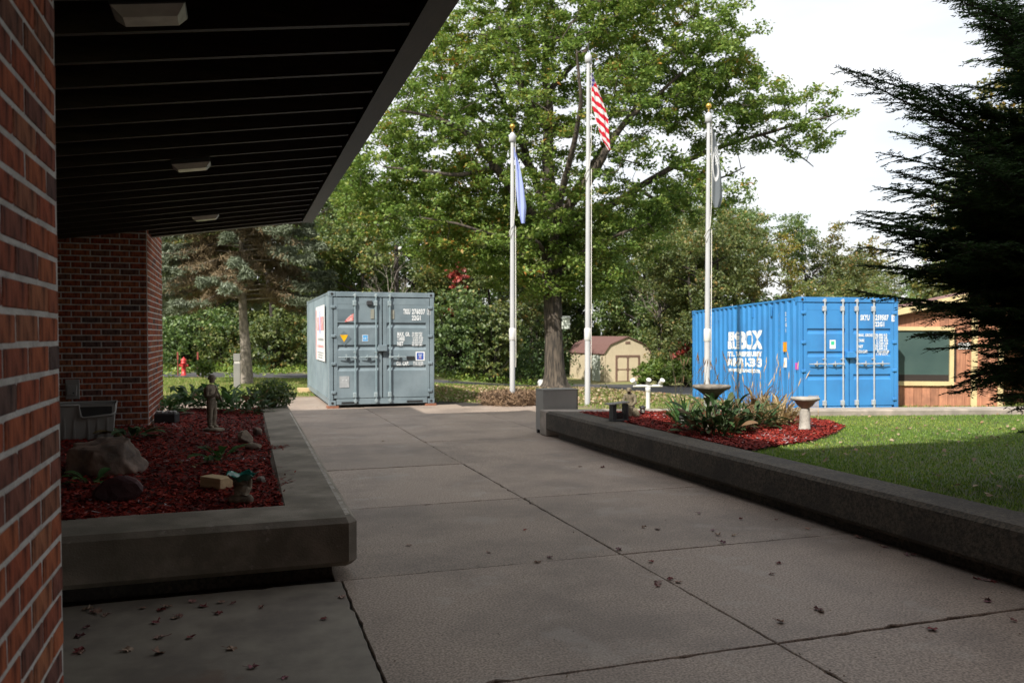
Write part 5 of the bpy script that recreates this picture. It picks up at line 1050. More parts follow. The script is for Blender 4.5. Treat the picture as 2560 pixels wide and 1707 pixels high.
while xq < WX1 - .01:
    xe = min(xq + bwid, WX1)
    zt_ = 2.32
    if xe > x0w and xq < x1w:
        segs = [(0, z0w - .02), (z1w + .02, zt_)]
        if xq < x1w < xe: pass
    else: segs = [(0, zt_)]
    for (a_, b_) in segs: MB().box(xq + .003, xe - .003, random.uniform(-.002, .002), .055, a_, b_, ch=.004).build('board', M_cedar, wbd)
    xq += bwid
# upper band board and shadowed frieze
MB().box(-.2, WX1 + .05, -.022, -.003, wpz(792), wpz(790)).build('band', M_cedar, wbd)
wn = empty('x', (0, 0, 0)); bpy.data.objects.remove(wn)
wn = MB().box(x0w - .1, x1w + .1, -.045, -.003, z1w, z1w + .09).box(x0w - .1, x1w + .1, -.06, -.003, z0w - .10, z0w).box(x1w, x1w + .095, -.044, -.003, z0w + .001, z1w - .001).box(x0w - .09, x0w, -.044, -.003, z0w + .001, z1w - .001).build('window', M_tan, wbd)
MB().box(x0w, x1w, .0, .04, z0w, z1w).build('pane', M_glass, wn); MB().box(x0w + .01, x1w - .01, -.008, -.001, z0w + .003, z0w + .16).build('sill_board', M_shad, wn)
for a_, w_ in ((wpx(2410), .14), (wpx(2472), .12)): MB().box(a_, a_ + w_, -.05, -.003, 0, 2.3, ch=.004).build('corner_post', M_tan, wbd)
MB().box(WX1 + 2.6, WX1 + 2.75, -.1, .05, 0, 2.1).build('corner_post', M_tan, wbd)
MB().box(wpx(2380), wpx(2408), -.02, -.004, wpz(872), wpz(856)).build('sign', M_sticker, wbd)
RX0, RXP, RX1 = -.55, 3.4, 7.4; zE, zP = 2.12, 2.95
for (xa, za, xb, zb_) in ((RX0, zE, RXP, zP), (RXP, zP, RX1, zE)):
    MB().add([(xa, -.2, za), (xb, -.2, zb_), (xb, 2.3, zb_), (xa, 2.3, za), (xa, -.2, za + .1), (xb, -.2, zb_ + .1), (xb, 2.3, zb_ + .1), (xa, 2.3, za + .1)], [(0, 3, 2, 1), (4, 5, 6, 7), (1, 2, 6, 5), (2, 3, 7, 6), (3, 0, 4, 7)]).build('roof', M_shroof, wbd)
    MB().add([(xa, -.23, za - .06), (xb, -.23, zb_ - .06), (xb, -.201, zb_ - .06), (xa, -.201, za - .06), (xa, -.23, za + .12), (xb, -.23, zb_ + .12), (xb, -.201, zb_ + .12), (xa, -.201, za + .12)], [(0, 3, 2, 1), (4, 5, 6, 7), (0, 1, 5, 4), (1, 2, 6, 5), (2, 3, 7, 6), (3, 0, 4, 7)]).build('rake_board', M_tan, wbd)
MB().add([(-.2, -.004, 2.22), (RXP, -.004, zP - .05), (7.0, -.004, 2.22)], [(0, 1, 2)]).build('gable_boards', M_cedar, wbd)
MB().box(WX1 + .01, 7., 2.1, 2.2, 0, 2.1).build('back_wall', M_cedar, wbd); MB().box(-.2, 7., -.3, 2.5, -.3, -.001).build('floor', M_kerb, wbd)
ptb = empty('picnic_table', (wx + WX1 + .95, wy + 1.0, wbz), R(8), 'brown picnic table inside the open porch of the wooden building', 'picnic table')
for i in range(5): MB().box(-.85, .85, -.36 + i * .145, -.23 + i * .145, .72, .76, ch=.003).build('top_board', M_cedar, ptb)
for s in (-1, 1):
    MB().box(-.85, .85, s * .68 - .12, s * .68 + .12, .43, .47, ch=.003).build('seat', M_cedar, ptb)
    for e in (-1, 1): MB().tube([(e * .6, s * .62, 0), (e * .6, s * .2, .72)], .04, 4, smooth=False).build('leg', M_cedar, ptb)
    MB().box(s * .6 - .03, s * .6 + .03, -.78, .78, .38, .43).build('crossbeam', M_cedar, ptb)
# ------------------------------------------------------------ trees
def limb(mb, pts, r0, r1, n=8, seg=5, wob=.12):
    P = [Vector(p) for p in pts]; out = []
    for i in range(len(P) - 1):
        p0 = P[max(i - 1, 0)]; p1 = P[i]; p2 = P[i + 1]; p3 = P[min(i + 2, len(P) - 1)]
        for s in range(seg):
            t = s / seg; q = .5 * ((2 * p1) + (p2 - p0) * t + (2 * p0 - 5 * p1 + 4 * p2 - p3) * t * t + (3 * p1 - p0 - 3 * p2 + p3) * t ** 3); out.append(q)
    out.append(P[-1]); m_ = len(out); rad = [r0 + (r1 - r0) * (i / (m_ - 1)) ** .8 for i in range(m_)]
    for i in range(1, m_ - 1): out[i] = out[i] + Vector((random.gauss(0, 1), random.gauss(0, 1), random.gauss(0, .6))) * rad[i] * wob
    mb.tube(out, rad, n); return out
def twigs(mb, centers, nodes, r=.022, n=4, k=3):
    nd = np.array([tuple(p) for p in nodes]); m0 = len(nd); buf = np.zeros((m0 + 2 * len(centers), 3)); buf[:m0] = nd; cnt_ = m0
    d0 = np.array([np.min(np.sum((nd - c) ** 2, 1)) for c in centers])
    for ci in np.argsort(d0):
        c = centers[ci]; B_ = buf[:cnt_]; d = np.linalg.norm(B_ - c, axis=1) + .35 * np.maximum(0, B_[:, 2] - c[2]) + .0 * cnt_; j = int(np.argmin(d)); a = Vector(B_[j]); b = Vector(c); L_ = (b - a).length
        mid = (a + b) / 2 + Vector((random.gauss(0, 1), random.gauss(0, 1), random.gauss(0, .7) - .2)) * L_ * .12
        rr = min(.05, r * (.5 + L_ * .5)); mb.tube([a, mid, b], [rr, rr * .7, .006], n, cap=False); buf[cnt_] = mid; buf[cnt_ + 1] = b; cnt_ += 2
# --- the big oak
OZ = 26.8; oak = empty('oak_tree', (PX(1388, OZ), OZ, zt(PX(1388, OZ), OZ)), 0, 'huge spreading oak with a thick furrowed trunk behind the flagpoles', 'tree')
o0 = Vector(oak.location)
def O(px, py, dy=0.): q = D(px, py, OZ + dy); return q - o0
tr = MB(); nodes = []
root_prof = []
trk = [(0, 0, -.1), (0, 0, .25), (-.02, 0, 1.0), (-.05, .05, 2.0), (-.08, .05, 3.2), (-.1, .1, 4.4)]
tb_ = MB(); nn = 28; vs = []; fs = []
prof = [(-.1, .62), (.05, .50), (.2, .41), (.5, .345), (1., .31), (1.6, .29), (2.3, .285), (3.2, .30), (4.0, .34), (4.6, .30)]
for (z, r_) in prof:
    for k in range(nn):
        a = 2 * math.pi * k / nn; fl_ = 1 + .22 * math.sin(5 * a + 1) * max(0, (.6 - z) / .7) + .035 * math.sin(11 * a + z * 2) + .03 * math.sin(17 * a - z * 3); vs.append((r_ * fl_ * math.cos(a) - .03 * z, r_ * fl_ * math.sin(a), z))
for i in range(len(prof) - 1):
    for k in range(nn): fs.append((i * nn + k, i * nn + (k + 1) % nn, (i + 1) * nn + (k + 1) % nn, (i + 1) * nn + k))
tr.add(vs, fs, smooth=True)
LB = [([(1380, 640, 0), (1375, 520, .2), (1368, 400, .1), (1372, 300, .4), (1362, 180, .2), (1372, 60, .5), (1390, -60, 0)], .30, .05),
      ([(1382, 620, 0), (1420, 520, -.3), (1480, 440, -.8), (1520, 370, -1), (1570, 300, -1.2), (1650, 235, -1), (1740, 150, -1.3)], .24, .03),
      ([(1385, 650, 0), (1450, 560, .6), (1550, 500, .9), (1680, 420, .8), (1800, 370, .5), (1900, 340, .6), (2010, 310, .4), (2090, 290, .3)], .20, .02),
      ([(1378, 600, .2), (1300, 500, -.6), (1240, 420, -1.2), (1170, 340, -1.6), (1090, 300, -2), (1000, 280, -2)], .22, .03),
      ([(1372, 560, 0), (1330, 430, 1.2), (1280, 300, 1.8), (1230, 200, 2.2), (1190, 110, 2.4)], .18, .03),
      ([(1368, 320, .2), (1310, 240, -.6), (1290, 160, -1), (1240, 60, -1.4)], .13, .03),
      ([(1366, 240, .3), (1430, 170, 1), (1500, 90, 1.5), (1560, 10, 1.8)], .13, .03),
      ([(1385, 660, 0), (1330, 600, -1), (1240, 590, -1.8), (1140, 560, -2.3), (1050, 545, -2.0)], .10, .02),
      ([(1388, 670, 0), (1460, 630, -1), (1540, 590, -1.6), (1620, 560, -2)], .13, .02),
      ([(1384, 600, .3), (1440, 480, 2), (1500, 380, 3), (1580, 280, 3.6), (1640, 160, 4)], .18, .03),
      ([(1380, 600, .3), (1350, 480, 2.4), (1290, 380, 3.6), (1200, 300, 4.4), (1100, 220, 4.8)], .16, .03),
      ([(1385, 640, -.2), (1400, 500, -2), (1430, 380, -3.2), (1450, 260, -4), (1440, 140, -4.4)], .17, .03),
      ([(1680, 420, .8), (1780, 450, .2), (1860, 420, 0)], .07, .015), ([(1900, 340, .6), (1990, 390, .3), (2030, 420, .2)], .05, .012), ([(1600, 480, .8), (1680, 520, .6), (1740, 540, .4)], .07, .012),
      ([(1240, 420, -1.2), (1150, 440, -1.9), (1060, 430, -2.2), (960, 420, -2)], .10, .02)]
for pts, r0, r1 in LB: nodes += limb(tr, [O(a, b, c) for a, b, c in pts], r0 * .95, r1, 8 if r0 > .1 else 6)[4:]
LOBES = [(1400, 300, 330, 300, 5.5), (1120, 330, 190, 190, 3.4), (1010, 420, 150, 150, 3), (1060, 550, 190, 95, 2.8), (900, 470, 100, 90, 2.5), (1250, 90, 190, 150, 4), (1650, 180, 190, 160, 4), (1780, 290, 120, 105, 2.6),
         (2030, 290, 100, 85, 1.8), (1910, 320, 110, 75, 1.8), (1995, 365, 60, 45, 1.2), (1740, 470, 130, 70, 2.4), (1480, 600, 220, 70, 3), (1220, 620, 150, 60, 2.6), (1450, -80, 330, 140, 5), (1100, 190, 110, 110, 2.6), (1590, 530, 130, 70, 2.5), (1700, 520, 90, 60, 2), (1310, 680, 130, 65, 2.4), (1480, 680, 140, 55, 2.4), (1400, 560, 150, 90, 3.5), (1130, 620, 120, 60, 2.2), (1775, 135, 105, 110, 2.8), (1560, 30, 210, 110, 4), (1850, 215, 90, 60, 1.8), (1885, 265, 80, 55, 1.8), (1330, 745, 55, 60, 1.4), (1445, 720, 90, 55, 2), (1180, 480, 150, 110, 3)]
K = OZ / FPX; cen = []
vol = np.array([l[2] * l[3] * l[4] for l in LOBES]); vol = vol ** .72; vol[8:11] *= .62; vol[1] *= .85; cnt = (vol / vol.sum() * 2600).astype(int)
for l, c in zip(LOBES, cnt):
    d = rdir(c) * (rng.random((c, 1)) ** .42); q0 = O(l[0], l[1], 0)
    cen.append(np.array(q0)[None] + d * np.array([l[2] * K, l[4], l[3] * K]))
cen = np.concatenate(cen); cen = cen[cen[:, 2] > 2.9]
twigs(tr, cen[::1], nodes); tr.build('trunk', M_bark, oak)
crad = rng.uniform(.24, .5, len(cen))
link('crown', leafcloud('crown', cen, crad, 88, .062, up=1.7, flat=.5), M_oak, oak)
thing_mb(MB().box(-.13, .13, -.12, .08, 0, .34, ch=.005).add([(-.16, -.17, .33), (.16, -.17, .33), (.16, .1, .40), (-.16, .1, .40), (-.16, -.17, .345), (.16, -.17, .345), (.16, .1, .415), (-.16, .1, .415)], [(0, 3, 2, 1), (4, 5, 6, 7), (0, 1, 5, 4), (1, 2, 6, 5), (2, 3, 7, 6), (3, 0, 4, 7)]),
         'birdhouse', M_pale, tuple(D(1414, 822, OZ - .1)), 'pale birdhouse fixed to the right side of the oak trunk', 'birdhouse')
# --- generic trees for the wood
def tree_kind(seed, h, r, zlo, ncl, per, ls, trunk_r, mb_mat, leaf_m, narrow=1.):
    rs = random.Random(seed); m = MB(); top = Vector((rs.gauss(0, .3), rs.gauss(0, .3), h * .9)); nodes = limb(m, [(0, 0, -.4), (rs.gauss(0, .15), rs.gauss(0, .15), h * .3), (rs.gauss(0, .3), rs.gauss(0, .3), h * .62), top], trunk_r, .03, 7, 6)
    ctr = []
    for i in range(9):
        z = h * rs.uniform(zlo, .8); a = rs.uniform(0, 6.28); L_ = r * rs.uniform(.5, .95) * math.sin(math.pi * min(.95, max(.2, (z / h - zlo * .5)))) ; e = Vector((L_ * math.cos(a), L_ * math.sin(a), z + rs.uniform(.1, .3) * L_))
        nodes += limb(m, [(0, 0, z - .5), (e.x * .5, e.y * .5, z + .1), e], trunk_r * .45, .02, 5, 3); ctr.append((e, rs.uniform(.35, .6) * r))
    ctr.append((top, .5 * r)); cs = []
    for e, q in ctr:
        n_ = ncl // len(ctr); d = rdir(n_) * (rng.random((n_, 1)) ** .45) * q; d[:, 2] *= narrow; cs.append(np.array(e)[None] + d)
    cs = np.concatenate(cs); twigs(m, cs[::3], nodes, .018, 3)
    return m.mesh('trunk'), leafcloud('crown', cs, rng.uniform(.35, .7, len(cs)), per, ls, up=.9, flat=.6), mb_mat, leaf_m
KINDS = [tree_kind(1, 12, 3.6, .22, 330, 50, .09, .22, M_bark3, M_leafA), tree_kind(2, 10, 3.2, .15, 300, 50, .09, .18, M_bark3, M_leafB, .9), tree_kind(3, 13.5, 3.2, .25, 330, 48, .09, .22, M_bark, M_leafA, 1.3),
         tree_kind(4, 8, 2.9, .1, 260, 48, .088, .12, M_bark3, M_leafB), tree_kind(5, 9, 2.6, .2, 260, 46, .09, .12, M_bark, M_leafY, 1.2)]
for a, b, c, d in KINDS: a.materials.append(c); b.materials.append(d)
DESC = ['dark green broadleaved tree', 'olive green broadleaved tree', 'tall dark green tree', 'low olive green tree', 'yellow-green autumn tree']
TG = {}
def put_tree(kind, px, Z, sc, where, zsc=1., mesh=None):
    a, b, c, d = KINDS[kind]; x, y = PX(px, Z), Z; t = empty('tree', (x, y, zt(x, y)), random.uniform(0, 6.28), f'{DESC[kind]} {where}', 'tree', f'{DESC[kind]}s {where}')
    t.scale = (sc, sc, sc * zsc); link('trunk', a, None, t); link('crown', b, None, t); TG.setdefault((kind, where), []).append((px, t)); return t
WL, WM, WS, WR, WF = 'in the wood behind the spruce', 'in the wood behind the grey container', 'in the dark wood behind the shed and oak', 'rising behind the blue container', 'far off on the right skyline'
for px, Z, kd, s in [(330, 44, 0, 1.), (420, 43, 3, 1.), (480, 47, 2, 1.), (545, 42, 3, 1.1), (620, 45, 0, 1.), (680, 42, 1, 1.), (740, 48, 2, .95), (380, 52, 2, 1.1), (560, 54, 0, 1.2), (250, 48, 2, 1.)]: put_tree(kd, px, Z, s, WL)
for px, Z, kd, s in [(790, 42, 0, .95), (860, 46, 2, .9), (900, 41, 3, 1.), (960, 52, 1, 1.1), (1040, 44, 0, .85), (1110, 43, 1, .85), (1160, 50, 0, .95), (1230, 44, 3, 1.05), (1010, 58, 2, .85), (820, 56, 2, 1.05), (1180, 42, 3, .9)]: put_tree(kd, px, Z, s, WM)
for px, Z, kd, s in [(1262, 54, 0, .9), (1345, 60, 1, 1.), (1410, 62, 2, .95), (1470, 62, 0, 1.1), (1540, 60, 1, 1.1), (1600, 56, 0, 1.), (1650, 50, 1, .95), (1700, 54, 0, 1.05), (1740, 47, 1, .9), (1790, 52, 0, 1.0), (1330, 60, 2, 1.), (1660, 64, 2, 1.1)]: put_tree(kd, px, Z, s, WS)
for px, Z, kd, s in [(1770, 44, 1, .95), (1830, 50, 1, .98), (1880, 56, 0, 1.0), (1960, 52, 4, .98), (2030, 58, 1, 1.0), (2090, 62, 4, 1.2), (1900, 46, 4, .72), (2140, 66, 1, .95), (1990, 46, 3, .75), (2110, 54, 3, .8)]: put_tree(kd, px, Z, s, WR)
for px, Z, kd, s in [(2190, 80, 3, 1.05), (2250, 88, 1, 1.), (2330, 84, 0, .9), (2420, 78, 1, .9), (2500, 70, 0, .9), (2580, 74, 2, .9), (2180, 95, 1, 1.1), (2660, 70, 0, 1.)]: put_tree(kd, px, Z, s, WF)
put_tree(4, 2480, 46, 1.45, 'rising above the dark conifer', 1.25); put_tree(4, 2560, 52, 1.7, 'rising above the dark conifer', 1.25); put_tree(1, 2420, 56, 1.3, 'rising above the dark conifer', 1.1)
for (kd, wh), l_ in TG.items():
    l_.sort(key=lambda q: q[0])
    if len(l_) > 1:
        for i, (px, t) in enumerate(l_): t['label'] = f'{ORD[i]} {DESC[kd]} {wh}'
# distant tree belt that closes the horizon
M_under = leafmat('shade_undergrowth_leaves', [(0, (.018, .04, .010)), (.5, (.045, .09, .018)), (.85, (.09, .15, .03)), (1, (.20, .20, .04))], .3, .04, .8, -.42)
def belt(name, pts, h0, h1, ncl, per, ls, m, label, cr=(1.1, 1.9)):
    P = np.array(pts, float); s = np.concatenate([[0], np.cumsum(np.linalg.norm(np.diff(P, axis=0), axis=1))]); q = rng.uniform(0, s[-1], ncl); x = np.interp(q, s, P[:, 0]) + rng.normal(0, 1.5, ncl); y = np.interp(q, s, P[:, 1]) + rng.normal(0, 2.5, ncl)
    hh = h0 + (h1 - h0) * (.5 + .5 * np.sin(q * .23) * np.cos(q * .11 + 2)); z = terr(x, y) + hh * rng.random(ncl) ** 1.1
    tag(link(name, leafcloud(name, np.stack([x, y, z], -1), rng.uniform(*cr, ncl), per, ls, up=.8, flat=.7), m), label, 'woodland', kind='stuff')
belt('woodland', [(-75, 45), (-40, 56), (-15, 62), (5, 66), (28, 74), (60, 95), (110, 110)], 5.5, 8.5, 2400, 26, .30, M_leafA, 'dense dark wood closing off the view behind the nearer trees')
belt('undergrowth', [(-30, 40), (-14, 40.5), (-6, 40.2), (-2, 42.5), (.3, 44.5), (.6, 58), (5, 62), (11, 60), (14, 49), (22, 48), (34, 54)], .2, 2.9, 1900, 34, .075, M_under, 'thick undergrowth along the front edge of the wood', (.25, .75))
belt('undergrowth', [(-30, 37.6), (-12, 38.2), (-5, 37.8), (.0, 40)], .05, .35, 700, 26, .06, M_bush, 'bright low weeds along the far verge of the road', (.2, .45))
def bush(px, Z, r, h, m, n, ls, label, name='bush', cat='bush', group=None, z0=0., stem=True):
    x, y = PX(px, Z), Z; t = empty(name, (x, y, zt(x, y)), 0, label, cat, group); c = rdir(n // 26) * (rng.random((n // 26, 1)) ** .5) * np.array([r, r * .8, h * .5]) + np.array([0, 0, h * .5 + z0])
    link('foliage', leafcloud('foliage', c, rng.uniform(.15, .32, len(c)) * max(.6, r * .7), 26, ls, up=.8), m, t)
    if stem:
        k = MB()
        for q in c[::4]: k.tube([(q[0] * .1, q[1] * .1, -.05), (q[0] * .5, q[1] * .5, q[2] * .55), tuple(q)], [.03, .02, .008], 4)
        k.build('stems', M_bark3, t)
    return t
bush(1655, 44, 1.3, 1.5, M_bush, 4200, .07, 'bright yellow-green bush to the right of the shed'); bush(1725, 42, 1.5, 1.6, M_bush, 4200, .07, 'bright yellow-green bush beside the rear of the blue container'); bush(1610, 45, .7, 1.3, M_bush, 1800, .07, 'small green bush against the right corner of the shed')
bush(1715, 46, .9, 2.2, M_leafR, 1300, .08, 'red-leaved bush left of the blue container', z0=.8); bush(1735, 43.5, .6, 1.2, M_leafR, 700, .08, 'small red shrub touching the rear edge of the blue container', z0=1.2)
bush(1145, 40, .55, 1.8, M_leafR, 800, .085, 'scarlet creeper leaves hanging in the trees right of the grey container', z0=4.0, name='creeper', cat='creeper'); bush(1120, 39.5, .35, .6, M_leafR, 260, .08, 'lower red leaf spray beside the grey container top', z0=2.8, name='creeper', cat='creeper')
bush(1155, 38.6, 2.0, 4.4, M_leafA, 9000, .085, 'full green shrub right of the grey container at the wood edge'); bush(1230, 38.2, 1.4, 4.0, M_leafB, 6000, .085, 'olive shrub behind the left flagpole at the wood edge')
bush(1700, 53, 2.3, 6.4, M_leafB, 11000, .09, 'olive-green sapling thicket rising over the shed'); bush(1560, 57, 1.6, 4.0, M_leafB, 5000, .1, 'small bushy tree directly behind the shed roof')
bush(690, 38, 1.6, 3.0, M_leafB, 5000, .085, 'yellowing shrub to the right of the spruce trunk'); bush(470, 39, 2.2, 3.4, M_leafA, 7000, .085, 'green shrub behind the hydrant'); bush(560, 38.5, 1.3, 2.2, M_leafB, 4000, .085, 'olive shrub left of the spruce trunk')
# bare trees
def bare(px, Z, h, lean, label, r0=.07):
    x, y = PX(px, Z), Z; t = empty('bare_tree', (x, y, zt(x, y)), 0, label, 'bare tree'); m = MB(); 
    def rec(p, d, L_, r_, lv):
        e = p + d * L_; mid = p + d * L_ * .5 + Vector((random.gauss(0, 1), random.gauss(0, 1), 0)) * L_ * .06; m.tube([p, mid, e], [r_, r_ * .8, r_ * .6], 5, cap=False)
        if lv == 0: return
        for i in range(3 if lv > 2 else 2 + (random.random() < .5)):
            nd = (d + Vector((random.gauss(0, .55), random.gauss(0, .55), random.gauss(.05, .3)))).normalized(); rec(p + d * L_ * random.uniform(.55, 1), nd, L_ * random.uniform(.55, .8), r_ * .55, lv - 1)
    rec(Vector((0, 0, 0)), Vector((lean, 0, 1)).normalized(), h * .36, r0, 5); m.build('branches', M_bare, t)
bare(955, 38.5, 6.2, .03, 'leafless dead tree behind the top of the grey container'); bare(2085, 72, 14.5, -.05, 'pale leafless tree on the skyline behind the blue container', .12); bare(1640, 52, 8, .1, 'pale bare tree in the dark wood behind the shed', .08); bare(2250, 70, 9.5, -.3, 'pale crooked bare tree behind the right skyline', .1)
# --- blue spruce on the left
sx0, sy0 = PX(612, 28.2), 28.2; sp_ = empty('spruce_tree', (sx0, sy0, zt(sx0, sy0)), 0, 'old blue spruce with a bare pale trunk and drooping grey-green boughs', 'tree')
m = MB(); nodes = []; limb(m, [(.08, 0, -.1), (.02, 0, 1.2), (-.06, 0, 2.8), (-.08, 0, 5), (-.1, 0, 11)], .24, .05, 12, 5, .05); CN = []; DN = []
for i in range(110):
    z = 2.9 + 7.5 * (i / 110) ** 1.05; a = i * 2.4 + random.gauss(0, .3); L_ = (3.1 - .20 * (z - 3)) * random.uniform(.75, 1.1); dx, dy = math.cos(a), math.sin(a)
    pts = [Vector((-.08, 0, z)), Vector((dx * L_ * .35, dy * L_ * .35, z + .05)), Vector((dx * L_ * .7, dy * L_ * .7, z - .28)), Vector((dx * L_, dy * L_, z - .25 - .1 * random.random()))]
    out = limb(m, pts, .04, .008, 5, 4, .2)
    for q in out[4:]:
        t_ = (q - pts[0]).length / L_
        for s_ in range(3):
            w_ = .75 * (1.15 - t_) * random.uniform(.3, 1) * (1 if s_ % 2 else -1); e = q + Vector((-dy * w_ + dx * .15, dx * w_ + dy * .15, -.06 - .22 * random.random()))
            m.tube([q, e], [.008, .003], 3, cap=False)
            for f in np.linspace(.2, 1, 5): (CN if t_ > .45 + .35 * random.random() else DN).append(q.lerp(e, float(f)) + Vector((0, 0, random.gauss(0, .03))))
m.build('trunk', M_bark2, sp_)
def needles(P, per, ln, w, r_, m, nm):
    P = np.array([tuple(q) for q in P]); C = np.repeat(P, per, 0) + rdir(len(P) * per) * (rng.random((len(P) * per, 1)) ** .5) * r_ * np.array([1, 1, .55]); d = rdir(len(C), .25); return link(nm, cards(nm, C, d * ln, perp(d) * w, 0), m, sp_)
needles(CN, 13, .085, .015, .16, M_spruce, 'crown'); needles(DN, 16, .10, .012, .26, M_spdead, 'dead_twigs')
# --- dark conifer close on the right
YX, YY = 4.75, 6.9; yw = empty('yew_tree', (YX, YY, .38), 0, 'dark feathery conifer close at the right edge, boughs reaching over the lawn', 'tree')
m = MB(); limb(m, [(0, 0, -.1), (.05, .05, 1.5), (0, 0, 3), (.1, 0, 5.2)], .14, .04, 10, 4, .05); SEG = []
def bough(p0, az, el, L_, droop, r0, n_side):
    d = Vector((math.cos(az) * math.cos(el), math.sin(az) * math.cos(el), math.sin(el))); P = [p0]; q = p0.copy(); N_ = 12
    for i in range(N_):
        q = q + d * (L_ / N_); P.append(q.copy()); d = (d + Vector((random.gauss(0, .035), random.gauss(0, .035), -droop / N_ + random.gauss(0, .025)))).normalized()
    m.tube(P, [r0 * (1 - .85 * i / N_) for i in range(N_ + 1)], 5, cap=False); side = d.cross(Vector((0, 0, 1))).normalized()
    for i in range(n_side):
        t_ = .12 + .86 * (i / n_side); k_ = t_ * N_; j = int(k_); base_ = P[j].lerp(P[min(j + 1, N_)], k_ - j); ax = (P[min(j + 1, N_)] - P[j]).normalized(); s_ = 1 if i % 2 else -1
        tl = (.42 * L_) ** .75 * (1.15 - t_) * random.uniform(.55, 1.0) * .72; dd_ = (ax * .95 + side * s_ * random.uniform(.45, .8) + Vector((0, 0, random.gauss(.0, .16)))).normalized(); pts = [base_]; qq = base_.copy()
        for u_ in range(4): qq = qq + dd_ * tl / 4; dd_ = (dd_ + Vector((0, 0, -.07))).normalized(); pts.append(qq.copy())
        m.tube(pts, [.004, .0035, .003, .002, .001], 3, cap=False); SEG.append((pts, tl))
        if tl > .16:
            for w_ in range(int(tl / .05)):
                f = random.uniform(.2, .9) * 4; jj = int(f); b0 = pts[jj].lerp(pts[min(4, jj + 1)], f - jj); sd = (dd_ * .8 + side * random.choice((-1, 1)) * .6 + Vector((0, 0, random.gauss(0, .2)))).normalized(); l2 = tl * .35 * random.uniform(.5, 1); SEG.append(([b0, b0 + sd * l2 * .5, b0 + sd * l2], l2))
    SEG.append((P[-5:], L_ * .35))
def aim(tx_, ty_, Zt, z0, droop=.25, r0=.018, ns=46):
    """bough from the trunk at height z0 whose tip ends near pixel ray (tx_,ty_) at depth Zt"""
    tip = D(tx_, ty_, Zt) - Vector((YX, YY, .38)); p0 = Vector((0.02, 0, z0)); v_ = tip - p0; L_ = v_.length * 1.03; v_.z += droop * L_ * .5; az = math.atan2(v_.y, v_.x); el = math.asin(max(-.9, min(.95, v_.z / v_.length))); bough(p0, az, el, L_, droop, r0, ns)
for (a_, b_, Z_, z0) in [(2120, 185, 6.3, 2.5), (2195, 255, 6.6, 2.3), (2240, 310, 7.2, 2.2), (2180, 430, 6.2, 1.9), (2170, 505, 6.0, 1.75), (2150, 560, 6.4, 1.7), (2135, 545, 6.7, 1.65), (2200, 610, 6.3, 1.55), (2160, 650, 6.8, 1.5), (2185, 700, 6.4, 1.4),
                         (2250, 740, 6.2, 1.3), (2130, 790, 6.3, 1.25), (2300, 800, 6.6, 1.1), (2290, 850, 6.0, 1.15), (2350, 930, 6.1, 1.0), (2370, 960, 6.3, .9), (2430, 960, 6.2, .8), (2500, 1020, 5.9, .7), (2480, 900, 6.6, .9), (2340, 870, 6.9, 1.1),
                         (2340, 240, 6.4, 2.6), (2400, 330, 6.0, 2.3), (2300, 420, 6.7, 2.1), (2330, 500, 6.0, 1.9), (2400, 600, 5.8, 1.7), (2330, 640, 5.9, 1.6), (2380, 700, 6.1, 1.5), (2420, 780, 5.9, 1.3), (2450, 850, 6.0, 1.2), (2350, -20, 6.4, 3.3), (2300, -40, 6.2, 3.4), (2420, 20, 6.6, 3.1), (2460, 130, 6.2, 2.9), (2440, 90, 6.0, 3.0), (2250, 360, 6.0, 2.1), (2270, 560, 6.8, 1.7), (2300, 700, 6.7, 1.4)]:
    aim(a_, b_, Z_, z0)
    if b_ < 720: aim(a_ + random.uniform(10, 70), b_ + random.uniform(-30, 30), Z_ + random.uniform(-.5, .5), z0 + random.uniform(-.15, .15))
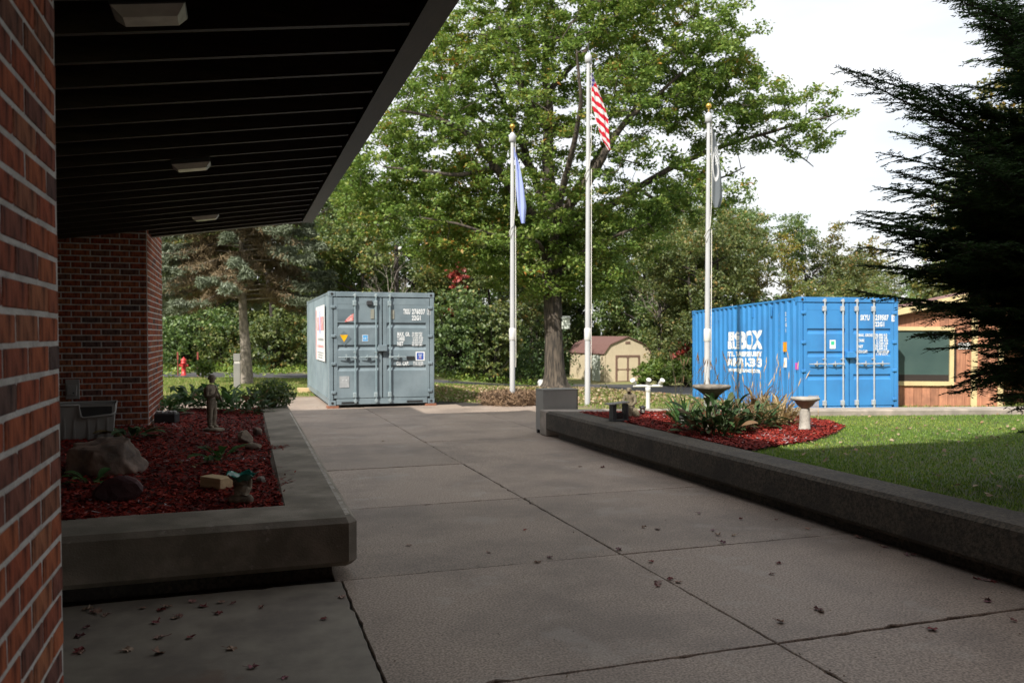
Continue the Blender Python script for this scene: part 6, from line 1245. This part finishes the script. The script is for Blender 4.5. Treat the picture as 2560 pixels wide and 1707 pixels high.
LSOL = lambda z: float(np.interp(z, [.7, 1.1, 1.44, 1.9, 2.3, 2.9, 3.5, 4.1, 5], [.45, .5, .85, 1.15, 1.45, 1.4, 1.15, .85, .7]))
for i in range(100):
    z = .35 + 4.4 * (i / 100); a = random.uniform(0, 6.28); a = random.choice((a, random.uniform(2.3, 4.6))); bough(Vector((0, 0, z)), a, random.uniform(.05, .5), LSOL(z + .5) * random.uniform(.55, 1.05), .35, .012, 28)
m.build('trunk', M_bark3, yw)
C = []; A = []
for pts, L_ in SEG:
    n_ = max(6, int(L_ / .012)); f = np.linspace(0, .999, n_) * (len(pts) - 1); j = f.astype(int); P = np.array([tuple(p) for p in pts]); q = P[j] + (P[j + 1] - P[j]) * (f - j)[:, None]; ax = P[j + 1] - P[j]; ax /= np.linalg.norm(ax, axis=1, keepdims=True) + 1e-9
    sd = np.cross(ax, [0, 0, 1.]); sd /= np.linalg.norm(sd, axis=1, keepdims=True) + 1e-9; s_ = np.where(np.arange(n_) % 2 == 0, 1., -1.)[:, None]; d = sd * s_ * .8 + ax * .6 + np.random.default_rng(len(C)).normal(0, .16, (n_, 3)); d /= np.linalg.norm(d, axis=1, keepdims=True); C.append(q + d * .018); A.append(d * .021)
C = np.concatenate(C); A = np.concatenate(A)
if len(C) > 430000: kq = rng.permutation(len(C))[:430000]; C = C[kq]; A = A[kq]
n_ = 16000; zc = rng.uniform(.3, 4.8, n_); a = rng.uniform(0, 6.28, n_); rr = rng.random(n_) ** .5 * np.interp(zc + .38, [.7, 1.1, 1.44, 1.9, 2.3, 2.9, 3.5, 4.1, 5], [.4, .4, .6, .8, 1., 1., .8, .6, .5]) * .8; q = np.stack([rr * np.cos(a), rr * np.sin(a), zc], -1); q = q[q[:, 2] > .25]; dd = rdir(len(q), .1); C = np.concatenate([C, q]); A = np.concatenate([A, dd * .03])
print('YEW needles', len(C))
link('crown', cards('crown', C, A, perp(A / np.linalg.norm(A, axis=1, keepdims=True)) * .0048, 0), M_yew, yw)
print('objects', len(bpy.data.objects), 'tris', sum(len(m_.polygons) * 2 for m_ in bpy.data.meshes))
